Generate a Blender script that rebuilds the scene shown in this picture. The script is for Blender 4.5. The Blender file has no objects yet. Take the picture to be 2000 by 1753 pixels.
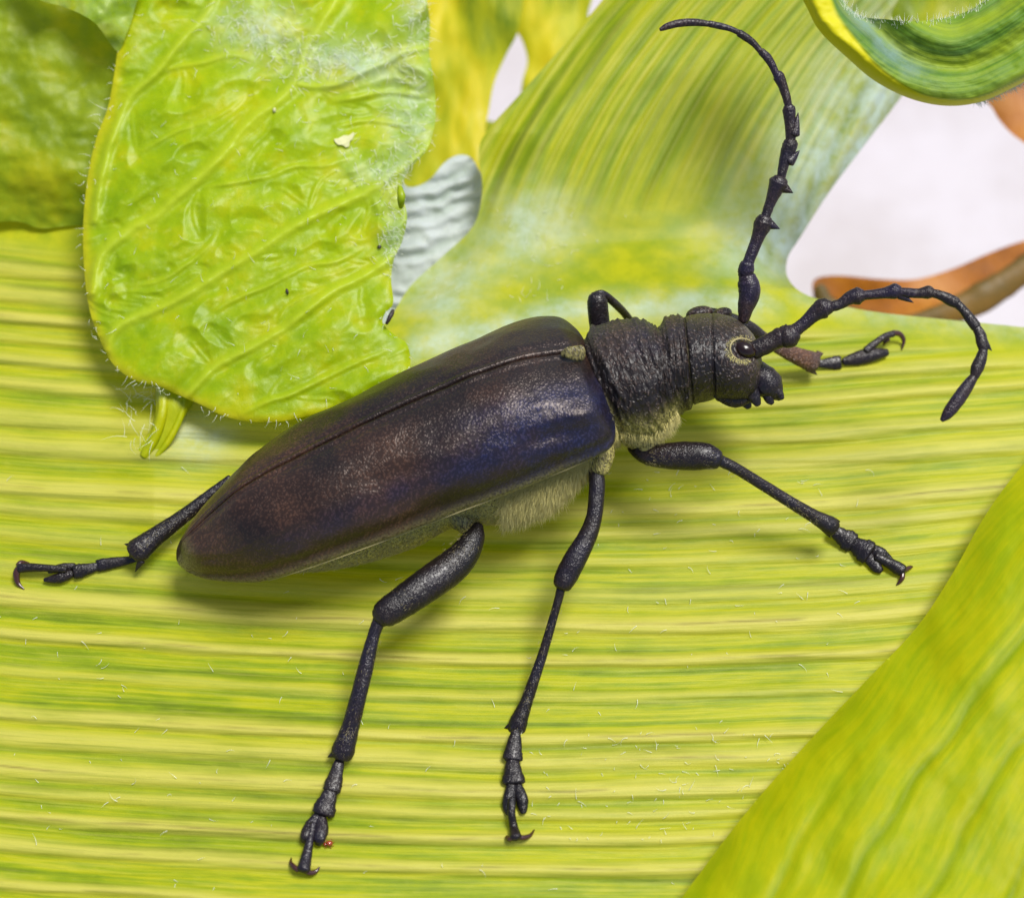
import bpy, math, random
import numpy as np
from math import radians, sin, cos, pi
random.seed(7)
RNG = np.random.default_rng(11)
S = bpy.context.scene
COL = S.collection

# ------------------------------------------------------------------ camera, sky, sun, exposure
# Everything is laid out in a "bench" frame (x right, y up the leaf, z towards the lens; 100 photo pixels = 1 unit
# at z = 0) that is tilted by TILT about X, so that the world's Z axis is true up.
DIST = 40.0
TILT = radians(28)
CT, ST = cos(TILT), sin(TILT)
def to_world(p):
    return (p[0], p[1]*CT - p[2]*ST, p[1]*ST + p[2]*CT)
def W(px, py, z):
    """point at bench height z seen at photo pixel (px, py)"""
    k = (DIST - z)/DIST
    return np.array([(px - 1000.0)/100.0*k, (876.5 - py)/100.0*k, z], dtype=float)

cam_d = bpy.data.cameras.new('camera'); cam = bpy.data.objects.new('camera', cam_d); COL.objects.link(cam)
cam.location = to_world((0, 0, DIST)); cam.rotation_euler = (TILT, 0, 0)
cam_d.sensor_width = 36; cam_d.lens = 36*DIST/20.0
cam_d.clip_start = 0.1; cam_d.clip_end = 3000
cam_d.dof.use_dof = True; cam_d.dof.focus_distance = DIST - 1.9; cam_d.dof.aperture_fstop = 0.072/0.62
S.camera = cam

SUN = np.array([0.30, 0.60, 0.76]); SUN /= np.linalg.norm(SUN)      # towards the sun, bench frame
sw = np.array(to_world(SUN))
wd = bpy.data.worlds.new("World"); S.world = wd; wd.use_nodes = True
nt = wd.node_tree
sky = nt.nodes.new('ShaderNodeTexSky'); sky.sky_type = 'NISHITA'; sky.sun_disc = False
sky.sun_elevation = math.asin(sw[2]); sky.sun_rotation = math.atan2(sw[0], sw[1])
sky.air_density = 1.0; sky.dust_density = 2.0; sky.ozone_density = 1.0
bg = nt.nodes['Background']; bg.inputs['Strength'].default_value = 0.10
nt.links.new(sky.outputs[0], bg.inputs[0])
sl = bpy.data.lights.new('sun', 'SUN'); sl.energy = 3.6; sl.angle = radians(22); sl.color = (1.0, 0.975, 0.92)
so = bpy.data.objects.new('sun', sl); COL.objects.link(so)
from mathutils import Vector, Matrix
so.rotation_euler = Vector(sw).to_track_quat('Z', 'Y').to_euler(); so.location = (0, 0, 30)
S.view_settings.view_transform = 'Standard'; S.view_settings.look = 'None'
S.view_settings.gamma = 1.0; S.view_settings.use_curve_mapping = False
S.view_settings.exposure = 0.62
S.render.engine = 'CYCLES'
S.cycles.max_bounces = 8; S.cycles.transparent_max_bounces = 8
S.cycles.use_denoising = True

# ------------------------------------------------------------------ numpy noise
_perm = RNG.permutation(512)
def _h(i, j, s):
    return ((np.sin((i*127.1 + j*311.7 + s*74.7))*43758.5453) % 1.0)
def vnoise(x, y, s=0):
    x = np.asarray(x, float); y = np.asarray(y, float)
    i = np.floor(x); j = np.floor(y); fx = x - i; fy = y - j
    ux = fx*fx*fx*(fx*(fx*6-15)+10); uy = fy*fy*fy*(fy*(fy*6-15)+10)
    a = _h(i, j, s); b = _h(i+1, j, s); c = _h(i, j+1, s); d = _h(i+1, j+1, s)
    return (a*(1-ux)+b*ux)*(1-uy) + (c*(1-ux)+d*ux)*uy
def fbm(x, y, s=0, o=4):
    r = 0; a = 0.5; n = 0
    for k in range(o):
        r = r + a*vnoise(x*2**k, y*2**k, s+k*7); n += a; a *= 0.5
    return r/n*2-1            # about -1..1
def sstep(a, b, x):
    t = np.clip((x-a)/(b-a), 0, 1); return t*t*(3-2*t)

# ------------------------------------------------------------------ object helpers
def tag(o, label=None, cat=None, group=None, kind=None):
    if label: o['label'] = label
    if cat: o['category'] = cat
    if group: o['group'] = group
    if kind: o['kind'] = kind
    return o
def link(o, parent=None, base=(0, 0, 0)):
    COL.objects.link(o)
    if parent is not None: o.parent = parent
    else:
        o.location = to_world(base); o.rotation_euler = (TILT, 0, 0)
    return o
def thing(name, base):
    o = bpy.data.objects.new(name, None); o.empty_display_size = 0.2
    link(o, None, base); o['_b'] = [float(v) for v in base]
    return o
def part_empty(name, parent):
    o = bpy.data.objects.new(name, None); o.empty_display_size = 0.1
    link(o, parent); return o
def mesh_obj(name, verts, faces, mat, parent=None, base=(0, 0, 0), smooth=True, uv=None, attrs=None):
    """verts in bench coordinates; base = the owning thing's base"""
    base = np.array(base, float)
    v = np.asarray(verts, float) - base
    me = bpy.data.meshes.new(name)
    me.from_pydata(v.tolist(), [], faces if isinstance(faces, list) else faces.tolist())
    if smooth: me.polygons.foreach_set('use_smooth', [True]*len(me.polygons))
    if attrs:
        for k, a in attrs.items():
            at = me.attributes.new(k, 'FLOAT', 'POINT'); at.data.foreach_set('value', np.asarray(a, np.float32))
    me.materials.append(mat)
    me.update()
    o = bpy.data.objects.new(name, me)
    link(o, parent, base)
    return o

def catmull(P, n, closed=False):
    P = np.asarray(P, float); m = len(P)
    if closed: Q = np.vstack([P[-1], P, P[0], P[1]]); segs = m
    else: Q = np.vstack([2*P[0]-P[1], P, 2*P[-1]-P[-2]]); segs = m-1
    out = []
    for i in range(segs):
        a, b, c, d = Q[i], Q[i+1], Q[i+2], Q[i+3]
        for t in np.arange(n)/n:
            out.append(0.5*((2*b)+(-a+c)*t+(2*a-5*b+4*c-d)*t*t+(-a+3*b-3*c+d)*t**3))
    if not closed: out.append(P[-1])
    return np.array(out)

class MB:
    def __init__(s): s.v = []; s.f = []; s.n = 0
    def add(s, v, f):
        s.v.append(np.asarray(v, float)); s.f += [tuple(i+s.n for i in q) for q in f]; s.n += len(v)
    def verts(s): return np.vstack(s.v)
    def build(s, name, mat, parent=None, base=(0, 0, 0), **k):
        return mesh_obj(name, s.verts(), s.f, mat, parent, base, **k)

def frames(P):
    P = np.asarray(P, float); T = np.gradient(P, axis=0)
    T /= np.linalg.norm(T, axis=1)[:, None]+1e-9
    return T
def tube(mb, P, R, sides=14, flat=1.0, cap=True, capk=0.55, up=(0, 0, 1), rough=0.0, seed=0, sub=5, interp=True):
    """swept tube; R radius in the picture plane, flat*R towards 'up'"""
    P = np.asarray(P, float); R = np.asarray(R, float)
    if interp and len(P) > 2:
        Q = catmull(np.hstack([P, R[:, None]]), sub); P, R = Q[:, :3], np.maximum(Q[:, 3], 1e-3)
    elif interp:
        t = np.linspace(0, 1, sub+1)[:, None]; R = (R[0]*(1-t)+R[1]*t)[:, 0]; P = P[0]*(1-t)+P[1]*t
    if cap:   # rounded ends
        T = frames(P)
        def capends(p, t, r):
            return [(p + t*r*capk*sin(a), r*cos(a)) for a in (0.5, 0.95, 1.35)]
        a = capends(P[0], -T[0], R[0])[::-1]; b = capends(P[-1], T[-1], R[-1])
        P = np.vstack([[q[0] for q in a], P, [q[0] for q in b]])
        R = np.concatenate([[q[1] for q in a], R, [q[1] for q in b]])
    T = frames(P); up = np.array(up, float)
    v = []; N = len(P)
    ang = np.arange(sides)/sides*2*pi
    for i in range(N):
        side = np.cross(T[i], up); side /= np.linalg.norm(side)+1e-9
        u = np.cross(side, T[i])
        rr = R[i]*(1+rough*(fbm(ang*1.3+seed, np.full(sides, i*0.55+seed), seed, 2))) if rough else R[i]*np.ones(sides)
        v.append(P[i] + (rr*np.cos(ang))[:, None]*side + (rr*np.sin(ang)*flat)[:, None]*u)
    v = np.vstack(v); f = []
    for i in range(N-1):
        for j in range(sides):
            k = (j+1) % sides
            f.append((i*sides+j, i*sides+k, (i+1)*sides+k, (i+1)*sides+j))
    f.append(tuple(range(sides))[::-1]); f.append(tuple(range((N-1)*sides, N*sides)))
    mb.add(v, f)

# ------------------------------------------------------------------ leaves as trimmed height fields
def pt_in_poly(x, y, P):
    inside = np.zeros(x.shape, bool); n = len(P); j = n-1
    for i in range(n):
        xi, yi = P[i]; xj, yj = P[j]
        if yi != yj:
            c = ((yi > y) != (yj > y)) & (x < (xj-xi)*(y-yi)/(yj-yi)+xi)
            inside ^= c
        j = i
    return inside
def near_poly(x, y, P, closed=True):
    """distance, nearest point, arclength to polyline"""
    best = np.full(x.shape, 1e18); nx = np.zeros(x.shape); ny = np.zeros(x.shape); al = np.zeros(x.shape)
    n = len(P); acc = 0
    for i in range(n if closed else n-1):
        a = P[i]; b = P[(i+1) % n]; d = b-a; L2 = d@d+1e-12
        t = np.clip(((x-a[0])*d[0]+(y-a[1])*d[1])/L2, 0, 1)
        qx = a[0]+t*d[0]; qy = a[1]+t*d[1]; D = (x-qx)**2+(y-qy)**2
        m = D < best
        best = np.where(m, D, best); nx = np.where(m, qx, nx); ny = np.where(m, qy, ny); al = np.where(m, acc+t*math.sqrt(L2), al)
        acc += math.sqrt(L2)
    return np.sqrt(best), nx, ny, al
def sheet(name, poly, zfun, res, mat, parent, base, attrs=None, smooth_poly=6):
    P = catmull(np.array(poly, float), smooth_poly, True) if smooth_poly else np.array(poly, float)
    x0, y0 = P.min(0)-res; x1, y1 = P.max(0)+res
    nx = int((x1-x0)/res)+2; ny = int((y1-y0)/res)+2
    X, Y = np.meshgrid(x0+np.arange(nx)*res, y0+np.arange(ny)*res)
    ins = pt_in_poly(X, Y, P)
    cell = ins[:-1, :-1] | ins[1:, :-1] | ins[:-1, 1:] | ins[1:, 1:]
    use = np.zeros_like(ins)
    use[:-1, :-1] |= cell; use[1:, :-1] |= cell; use[:-1, 1:] |= cell; use[1:, 1:] |= cell
    out = use & ~ins
    _, qx, qy, _ = near_poly(X[out], Y[out], P)
    X[out] = qx; Y[out] = qy
    idx = -np.ones(X.shape, int); idx[use] = np.arange(use.sum())
    x = X[use]; y = Y[use]
    z = zfun(x, y); k = (DIST-z)/DIST
    V = np.stack([(x-1000)/100*k, (876.5-y)/100*k, z], 1)
    ci, cj = np.nonzero(cell)
    F = np.stack([idx[ci, cj], idx[ci+1, cj], idx[ci+1, cj+1], idx[ci, cj+1]], 1)
    at = {n_: f_(x, y) for n_, f_ in (attrs or {}).items()}
    o = mesh_obj(name, V, F, mat, parent, base, attrs=at)
    return o

# ------------------------------------------------------------------ materials
def new_mat(name):
    m = bpy.data.materials.new(name); m.use_nodes = True
    t = m.node_tree; b = t.nodes['Principled BSDF']
    return m, t, b
def N(t, kind, **k):
    n = t.nodes.new(kind)
    for a, v in k.items():
        if a.startswith('i_'): n.inputs[a[2:].replace('_', ' ')].default_value = v
        else: setattr(n, a, v)
    return n
def ramp(t, src, stops):
    r = t.nodes.new('ShaderNodeValToRGB'); e = r.color_ramp.elements
    while len(e) < len(stops): e.new(0.5)
    for i, (p, c) in enumerate(stops):
        e[i].position = p; e[i].color = (*c, 1) if len(c) == 3 else c
    t.links.new(src, r.inputs[0]); return r.outputs[0]
def mathn(t, op, a, b=None):
    n = t.nodes.new('ShaderNodeMath'); n.operation = op
    for i, q in enumerate((a, b)):
        if q is None: continue
        if isinstance(q, (int, float)): n.inputs[i].default_value = q
        else: t.links.new(q, n.inputs[i])
    return n.outputs[0]
def mixc(t, fac, a, b, mode='MIX'):
    n = t.nodes.new('ShaderNodeMix'); n.data_type = 'RGBA'; n.blend_type = mode
    for s, q in ((n.inputs[0], fac), (n.inputs[6], a), (n.inputs[7], b)):
        if isinstance(q, (int, float)): s.default_value = q
        elif isinstance(q, tuple): s.default_value = (*q, 1)
        else: t.links.new(q, s)
    return n.outputs[2]
def attr(t, name):
    n = t.nodes.new('ShaderNodeAttribute'); n.attribute_name = name; return n.outputs['Fac']
def comb(t, x, y, z):
    n = t.nodes.new('ShaderNodeCombineXYZ')
    for i, q in enumerate((x, y, z)):
        if isinstance(q, (int, float)): n.inputs[i].default_value = q
        else: t.links.new(q, n.inputs[i])
    return n.outputs[0]
def noise(t, vec, scale, detail=3, rough=0.5):
    n = t.nodes.new('ShaderNodeTexNoise'); n.inputs['Scale'].default_value = scale
    n.inputs['Detail'].default_value = detail; n.inputs['Roughness'].default_value = rough
    if vec is not None: t.links.new(vec, n.inputs['Vector'])
    return n.outputs[0]
def objco(t):
    return t.nodes.new('ShaderNodeTexCoord').outputs['Object']
def bump(t, h, strength, dist, nrm=None):
    n = t.nodes.new('ShaderNodeBump'); n.inputs['Strength'].default_value = strength
    n.inputs['Distance'].default_value = dist; t.links.new(h, n.inputs['Height'])
    if nrm is not None: t.links.new(nrm, n.inputs['Normal'])
    return n.outputs[0]
def leafy(t, b, color, transc, fac, rough=0.45, spec=0.5, normal=None, sheen=0.0):
    t.links.new(color, b.inputs['Base Color']); b.inputs['Roughness'].default_value = rough
    b.inputs['Specular IOR Level'].default_value = spec
    if sheen:
        b.inputs['Sheen Weight'].default_value = sheen; b.inputs['Sheen Roughness'].default_value = 0.4
        b.inputs['Sheen Tint'].default_value = (0.85, 0.93, 1, 1)
    tr = t.nodes.new('ShaderNodeBsdfTranslucent'); t.links.new(transc, tr.inputs[0])
    if normal is not None:
        t.links.new(normal, b.inputs['Normal']); t.links.new(normal, tr.inputs['Normal'])
    mx = t.nodes.new('ShaderNodeMixShader'); mx.inputs[0].default_value = fac
    t.links.new(b.outputs[0], mx.inputs[1]); t.links.new(tr.outputs[0], mx.inputs[2])
    t.links.new(mx.outputs[0], t.nodes['Material Output'].inputs['Surface'])

# ---- broad striped leaf: attributes s (across veins), l (along veins), w (vein strength), rib (pale vein), bloom (pale tone and down, plus sheen painted in)
def mat_striped(name, dark, green, yellow, cream, fac=0.3, bump_s=0.5, edgec=(0.55, 0.62, 0.60), spec=0.14):
    m, t, b = new_mat(name)
    s, l, w, rib, tone_sheen = (attr(t, k) for k in ('s', 'l', 'w', 'rib', 'tone_sheen'))
    fine = noise(t, comb(t, mathn(t, 'MULTIPLY', s, 13.0), mathn(t, 'MULTIPLY', l, 0.22), 0.0), 1.0, 4, 0.6)
    mid = noise(t, comb(t, mathn(t, 'MULTIPLY', s, 4.2), mathn(t, 'MULTIPLY', l, 0.11), 3.0), 1.0, 4, 0.62)
    mott = noise(t, comb(t, mathn(t, 'MULTIPLY', s, 2.6), mathn(t, 'MULTIPLY', l, 0.75), 7.0), 1.0, 4, 0.6)
    cells = mathn(t, 'MULTIPLY', w, noise(t, comb(t, mathn(t, 'MULTIPLY', s, 9.0), mathn(t, 'MULTIPLY', l, 3.0), 1.0), 1.0, 3, 0.6))
    base = ramp(t, mathn(t, 'ADD', mathn(t, 'MULTIPLY', mid, 0.75), mathn(t, 'MULTIPLY', mott, 0.25)),
                [(0.36, dark), (0.46, green), (0.56, yellow), (0.66, green)])
    oc = objco(t); pn = noise(t, oc, 0.9, 5, 0.65)
    plain = ramp(t, pn, [(0.36, green), (0.5, tuple(0.5*(p_+q_) for p_, q_ in zip(green, yellow))), (0.6, yellow)])
    base = mixc(t, w, plain, base)
    ribf = mathn(t, 'MULTIPLY', rib, mathn(t, 'MULTIPLY', w, ramp(t, mathn(t, 'ADD', mathn(t, 'MULTIPLY', fine, 0.5), mathn(t, 'MULTIPLY', mott, 0.5)), [(0.25, (0.45,)*3), (0.5, (1,)*3)])))
    base = mixc(t, ribf, base, cream)
    base = mixc(t, mathn(t, 'MULTIPLY', ramp(t, cells, [(0.58, (0,)*3), (0.72, (1,)*3)]), 0.12), base, cream)
    if name == 'front_leaf': base = mixc(t, mathn(t, 'MULTIPLY', attr(t, 'line'), 0.5), base, (0.12, 0.21, 0.001))
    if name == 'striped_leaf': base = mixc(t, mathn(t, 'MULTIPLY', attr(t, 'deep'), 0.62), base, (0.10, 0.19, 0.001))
    if name == 'striped_leaf':
        lnm = mathn(t, 'MULTIPLY', attr(t, 'line'), ramp(t, noise(t, comb(t, mathn(t, 'MULTIPLY', s, 0.7), mathn(t, 'MULTIPLY', l, 0.35), 9.0), 1.0, 3, 0.6), [(0.45, (0,)*3), (0.6, (0.8,)*3)]))
        base = mixc(t, lnm, base, (0.16, 0.12, 0.03))
    fine2 = noise(t, comb(t, mathn(t, 'MULTIPLY', s, 16.0), mathn(t, 'MULTIPLY', l, 0.35), 2.0), 1.0, 3, 0.6)
    fl = mathn(t, 'MULTIPLY', w, ramp(t, fine2, [(0.5, (0,)*3), (0.62, (1,)*3)]))
    base = mixc(t, mathn(t, 'MULTIPLY', fl, 0.22), base, cream)
    fd = mathn(t, 'MULTIPLY', w, ramp(t, fine2, [(0.36, (1,)*3), (0.46, (0,)*3)]))
    base = mixc(t, mathn(t, 'MULTIPLY', fd, 0.25), base, dark)
    thread = ramp(t, fine, [(0.26, (1,)*3), (0.36, (0,)*3)])
    base = mixc(t, mathn(t, 'MULTIPLY', thread, mathn(t, 'MULTIPLY', w, 0.25)), base, tuple(0.5*c for c in dark))
    base = mixc(t, mathn(t, 'MULTIPLY', tone_sheen, ramp(t, noise(t, oc, 1.6, 6, 0.7), [(0.34, (0.2,)*3), (0.62, (1,)*3)])), base, edgec)
    h = mathn(t, 'ADD', mathn(t, 'MULTIPLY', fine, w), mathn(t, 'MULTIPLY', cells, 0.35))
    nr = bump(t, h, bump_s, 0.03)
    leafy(t, b, base, mixc(t, 0.5, base, tuple(min(1, 1.3*c) for c in yellow)), fac, 0.5, spec, nr)
    return m
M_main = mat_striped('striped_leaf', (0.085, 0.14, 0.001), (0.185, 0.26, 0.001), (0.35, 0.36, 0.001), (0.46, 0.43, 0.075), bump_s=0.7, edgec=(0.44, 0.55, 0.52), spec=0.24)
M_curl = mat_striped('curled_leaf', (0.025, 0.075, 0.004), (0.07, 0.16, 0.003), (0.14, 0.23, 0.004), (0.30, 0.36, 0.006), 0.15, 0.9, (0.16, 0.25, 0.22))
M_pale = mat_striped('pale_leaf', (0.20, 0.27, 0.20), (0.30, 0.37, 0.31), (0.36, 0.42, 0.38), (0.46, 0.50, 0.50), 0.35, 0.3, (0.50, 0.54, 0.58))
M_front = mat_striped('front_leaf', (0.19, 0.27, 0.001), (0.27, 0.35, 0.001), (0.42, 0.42, 0.001), (0.46, 0.47, 0.01), 0.4, 0.2)

def mat_crinkle():
    m, t, b = new_mat('crinkled_leaf')
    co = objco(t); vein = attr(t, 'vein'); fuzz = attr(t, 'fuzz'); rim = attr(t, 'rim')
    n1 = noise(t, co, 1.1, 4, 0.6); n2 = noise(t, co, 5.5, 5, 0.65)
    vo = N(t, 'ShaderNodeTexVoronoi', feature='DISTANCE_TO_EDGE'); vo.inputs['Scale'].default_value = 1.3
    warp = N(t, 'ShaderNodeVectorMath', operation='ADD')
    nz = t.nodes.new('ShaderNodeTexNoise'); nz.inputs['Scale'].default_value = 1.8; t.links.new(co, nz.inputs['Vector'])
    sc = N(t, 'ShaderNodeVectorMath', operation='SCALE'); sc.inputs['Scale'].default_value = 0.9
    t.links.new(nz.outputs['Color'], sc.inputs[0]); t.links.new(co, warp.inputs[0]); t.links.new(sc.outputs[0], warp.inputs[1])
    t.links.new(warp.outputs[0], vo.inputs['Vector'])
    net = ramp(t, vo.outputs['Distance'], [(0.0, (1,)*3), (0.05, (0.35,)*3), (0.16, (0,)*3)])
    c = ramp(t, n1, [(0.34, (0.19, 0.31, 0.001)), (0.5, (0.27, 0.38, 0.001)), (0.66, (0.38, 0.42, 0.001))])
    c = mixc(t, mathn(t, 'MULTIPLY', ramp(t, n2, [(0.56, (0,)*3), (0.7, (1,)*3)]), 0.35), c, (0.46, 0.54, 0.10))
    c = mixc(t, mathn(t, 'MULTIPLY', net, 0.08), c, (0.14, 0.30, 0.01))
    c = mixc(t, mathn(t, 'MULTIPLY', vein, 0.75), c, (0.40, 0.50, 0.02))
    c = mixc(t, rim, c, (0.55, 0.50, 0.012))
    c = mixc(t, mathn(t, 'MULTIPLY', fuzz, ramp(t, noise(t, co, 3.0, 5, 0.7), [(0.35, (0.1,)*3), (0.65, (0.9,)*3)])), c, (0.50, 0.62, 0.60))
    hh = mathn(t, 'SUBTRACT', mathn(t, 'MULTIPLY', n2, 0.30), mathn(t, 'MULTIPLY', net, 0.05))
    hh = mathn(t, 'ADD', hh, mathn(t, 'MULTIPLY', noise(t, co, 24, 3, 0.6), 0.12))
    nr = bump(t, hh, 0.4, 0.08)
    leafy(t, b, c, mixc(t, 0.5, c, (0.50, 0.58, 0.001)), 0.38, 0.38, 0.25, nr)
    return m
M_crk = mat_crinkle()

def mat_soft(name, stops, fac=0.3, scale=0.8, rough=0.5, stretch=(1, 1, 1)):
    m, t, b = new_mat(name); co = objco(t)
    mp = N(t, 'ShaderNodeMapping'); mp.inputs['Scale'].default_value = stretch; t.links.new(co, mp.inputs[0])
    n1 = noise(t, mp.outputs[0], scale, 5, 0.62)
    c = ramp(t, n1, stops)
    nr = bump(t, noise(t, mp.outputs[0], scale*7, 4, 0.6), 0.35, 0.05)
    leafy(t, b, c, c, fac, rough, 0.35, nr)
    return m
M_dark = mat_soft('dark_leaf', [(0.36, (0.13, 0.20, 0.001)), (0.5, (0.22, 0.29, 0.001)), (0.62, (0.33, 0.35, 0.001))], 0.4, 0.5)
M_bgl = mat_soft('background_leaf', [(0.36, (0.12, 0.19, 0.004)), (0.48, (0.36, 0.38, 0.006)), (0.62, (0.55, 0.47, 0.01)), (0.72, (0.60, 0.56, 0.18))], 0.35, 0.42, 0.6, (1.6, 0.5, 1))
M_rust = mat_soft('withered_leaf', [(0.35, (0.20, 0.06, 0.002)), (0.5, (0.34, 0.11, 0.002)), (0.66, (0.42, 0.16, 0.004))], 0.25, 0.5)
M_rim = mat_soft('withered_rim', [(0.35, (0.05, 0.045, 0.008)), (0.65, (0.16, 0.085, 0.01))], 0.1, 0.7)
M_pet = mat_soft('stalk', [(0.35, (0.22, 0.34, 0.001)), (0.6, (0.42, 0.44, 0.001)), (0.7, (0.48, 0.52, 0.12))], 0.3, 1.6, 0.4, (0.6, 0.3, 1))

def mat_ground():
    m, t, b = new_mat('pale_ground'); co = objco(t)
    c = ramp(t, noise(t, co, 0.25, 5, 0.6), [(0.35, (0.36, 0.325, 0.33)), (0.62, (0.42, 0.39, 0.41))])
    t.links.new(c, b.inputs['Base Color']); b.inputs['Roughness'].default_value = 0.8
    return m
M_gnd = mat_ground()

def mat_beetle(name, c_lo, c_hi, tint, scale=17.0, strength=0.8, rough=0.36, stretch=(1, 1, 1), hairc=None, attr_hair=False, spec=0.35, wr=0.0, blue=False, gl=0.5):
    m, t, b = new_mat(name); co = objco(t)
    mp = N(t, 'ShaderNodeMapping'); mp.inputs['Scale'].default_value = stretch; t.links.new(co, mp.inputs[0])
    # body frame: rotate so that x runs along the beetle
    rot = N(t, 'ShaderNodeMapping'); rot.inputs['Rotation'].default_value = (0, 0, -radians(22.6)); t.links.new(co, rot.inputs[0])
    t.links.new(rot.outputs[0], mp.inputs[0])
    wv = noise(t, co, 3.0, 3, 0.5)
    add = N(t, 'ShaderNodeVectorMath', operation='MULTIPLY_ADD')
    t.links.new(comb(t, wv, wv, wv), add.inputs[0]); add.inputs[1].default_value = (0.5, 0.5, 0.5); t.links.new(mp.outputs[0], add.inputs[2])
    vo = N(t, 'ShaderNodeTexVoronoi', feature='SMOOTH_F1'); vo.inputs['Scale'].default_value = scale; vo.inputs['Randomness'].default_value = 0.85
    vo.inputs['Smoothness'].default_value = 0.35
    t.links.new(add.outputs[0], vo.inputs['Vector'])
    gran = ramp(t, vo.outputs['Distance'], [(0.12, (1,)*3), (0.55, (0,)*3)])
    big = noise(t, rot.outputs[0], 0.55, 3, 0.5)
    big2 = noise(t, rot.outputs[0], 1.7, 4, 0.6)
    c = ramp(t, big, [(0.38, c_lo), (0.60, c_hi)])
    bl = ramp(t, mathn(t, 'ADD', mathn(t, 'MULTIPLY', big, 0.4), mathn(t, 'MULTIPLY', big2, 0.6)), [(0.47, (0,)*3), (0.62, (0.8,)*3)])
    if blue: bl = mathn(t, 'MULTIPLY', attr(t, 'blue'), ramp(t, big2, [(0.36, (0.35,)*3), (0.6, (1,)*3)]))  # blue sky sheen of the wing cases, mixed into the base colour
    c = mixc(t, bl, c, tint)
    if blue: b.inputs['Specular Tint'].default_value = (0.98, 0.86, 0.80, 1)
    c = mixc(t, ramp(t, gran, [(0.1, (0.6,)*3), (0.55, (0,)*3)]), c, (0.004, 0.003, 0.003))
    c = mixc(t, ramp(t, gran, [(0.55, (0,)*3), (1.0, (gl,)*3)]), c, (0.12, 0.085, 0.07))
    if attr_hair:
        hp = mathn(t, 'MULTIPLY', attr(t, 'hair'), ramp(t, noise(t, mp.outputs[0], 26.0, 3, 0.6), [(0.36, (0.1,)*3), (0.58, (0.95,)*3)]))
        c = mixc(t, hp, c, hairc or (0.42, 0.36, 0.12))
    t.links.new(c, b.inputs['Base Color'])
    b.inputs['Roughness'].default_value = rough; b.inputs['Specular IOR Level'].default_value = spec
    h = gran
    if wr:
        wn = noise(t, mp.outputs[0], scale*0.35, 4, 0.7)
        h = mathn(t, 'ADD', mathn(t, 'MULTIPLY', gran, 0.6), mathn(t, 'MULTIPLY', wn, wr))
    nr = bump(t, h, strength, 0.03)
    t.links.new(nr, b.inputs['Normal'])
    return m
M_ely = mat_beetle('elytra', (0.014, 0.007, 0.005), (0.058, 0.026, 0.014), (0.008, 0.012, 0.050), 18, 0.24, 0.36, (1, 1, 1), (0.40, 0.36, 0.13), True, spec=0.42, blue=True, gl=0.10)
M_body = mat_beetle('body', (0.014, 0.009, 0.008), (0.052, 0.031, 0.023), (0.016, 0.014, 0.030), 13, 1.0, 0.40, (1.25, 0.55, 1), (0.46, 0.40, 0.12), True, wr=1.2)
M_leg = mat_beetle('legs', (0.006, 0.004, 0.005), (0.018, 0.009, 0.008), (0.009, 0.007, 0.020), 26, 0.30, 0.36, (0.7, 1.2, 1), spec=0.38, gl=0.12)
M_ant = mat_beetle('antennae', (0.010, 0.006, 0.007), (0.028, 0.013, 0.012), (0.014, 0.010, 0.036), 28, 0.3, 0.38, (1, 1, 1), gl=0.15)
M_rbr = mat_beetle('tibia_brown', (0.09, 0.036, 0.022), (0.19, 0.09, 0.05), (0.06, 0.04, 0.04), 20, 0.7, 0.4, (0.7, 1.2, 1))
def simple(name, col, rough=0.4, spec=0.5, trans=0.0):
    m, t, b = new_mat(name); b.inputs['Base Color'].default_value = (*col, 1)
    co = objco(t); c = mixc(t, noise(t, co, 6, 3, 0.6), tuple(0.75*v for v in col), tuple(min(1, 1.25*v) for v in col))
    t.links.new(c, b.inputs['Base Color'])
    b.inputs['Roughness'].default_value = rough; b.inputs['Specular IOR Level'].default_value = spec
    return m
M_eye = simple('eye', (0.010, 0.003, 0.002), 0.22, 0.4)
M_claw = simple('claw', (0.035, 0.009, 0.005), 0.25, 0.7)
M_gold = simple('golden_hair', (0.78, 0.70, 0.30), 0.5)
t = M_gold.node_tree; tr = t.nodes.new('ShaderNodeBsdfTranslucent'); tr.inputs[0].default_value = (0.8, 0.75, 0.35, 1)
mx = t.nodes.new('ShaderNodeMixShader'); mx.inputs[0].default_value = 0.4; t.links.new(t.nodes['Principled BSDF'].outputs[0], mx.inputs[1]); t.links.new(tr.outputs[0], mx.inputs[2])
t.links.new(mx.outputs[0], t.nodes['Material Output'].inputs['Surface'])
M_rimh = simple('pale_line', (0.30, 0.25, 0.11), 0.6)
M_whair = simple('leaf_hair', (0.72, 0.74, 0.60), 0.5)
M_yhair = simple('yellow_hair', (0.62, 0.60, 0.12), 0.5)
M_red = simple('red_dot', (0.22, 0.03, 0.01), 0.2, 0.8)
M_blk = simple('dark_speck', (0.02, 0.012, 0.008), 0.6)
M_scale = simple('pale_flake', (0.42, 0.42, 0.20), 0.6)

# ------------------------------------------------------------------ ground far below
gz = -16.0
gm = bpy.data.meshes.new('ground')
gm.from_pydata([(-900, -900, 0), (900, -900, 0), (900, 900, 0), (-900, 900, 0)], [], [(0, 1, 2, 3)])
gm.materials.append(M_gnd)
ground = bpy.data.objects.new('ground', gm); COL.objects.link(ground); ground.location = (0, 0, gz); tag(ground, kind='structure')

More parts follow.
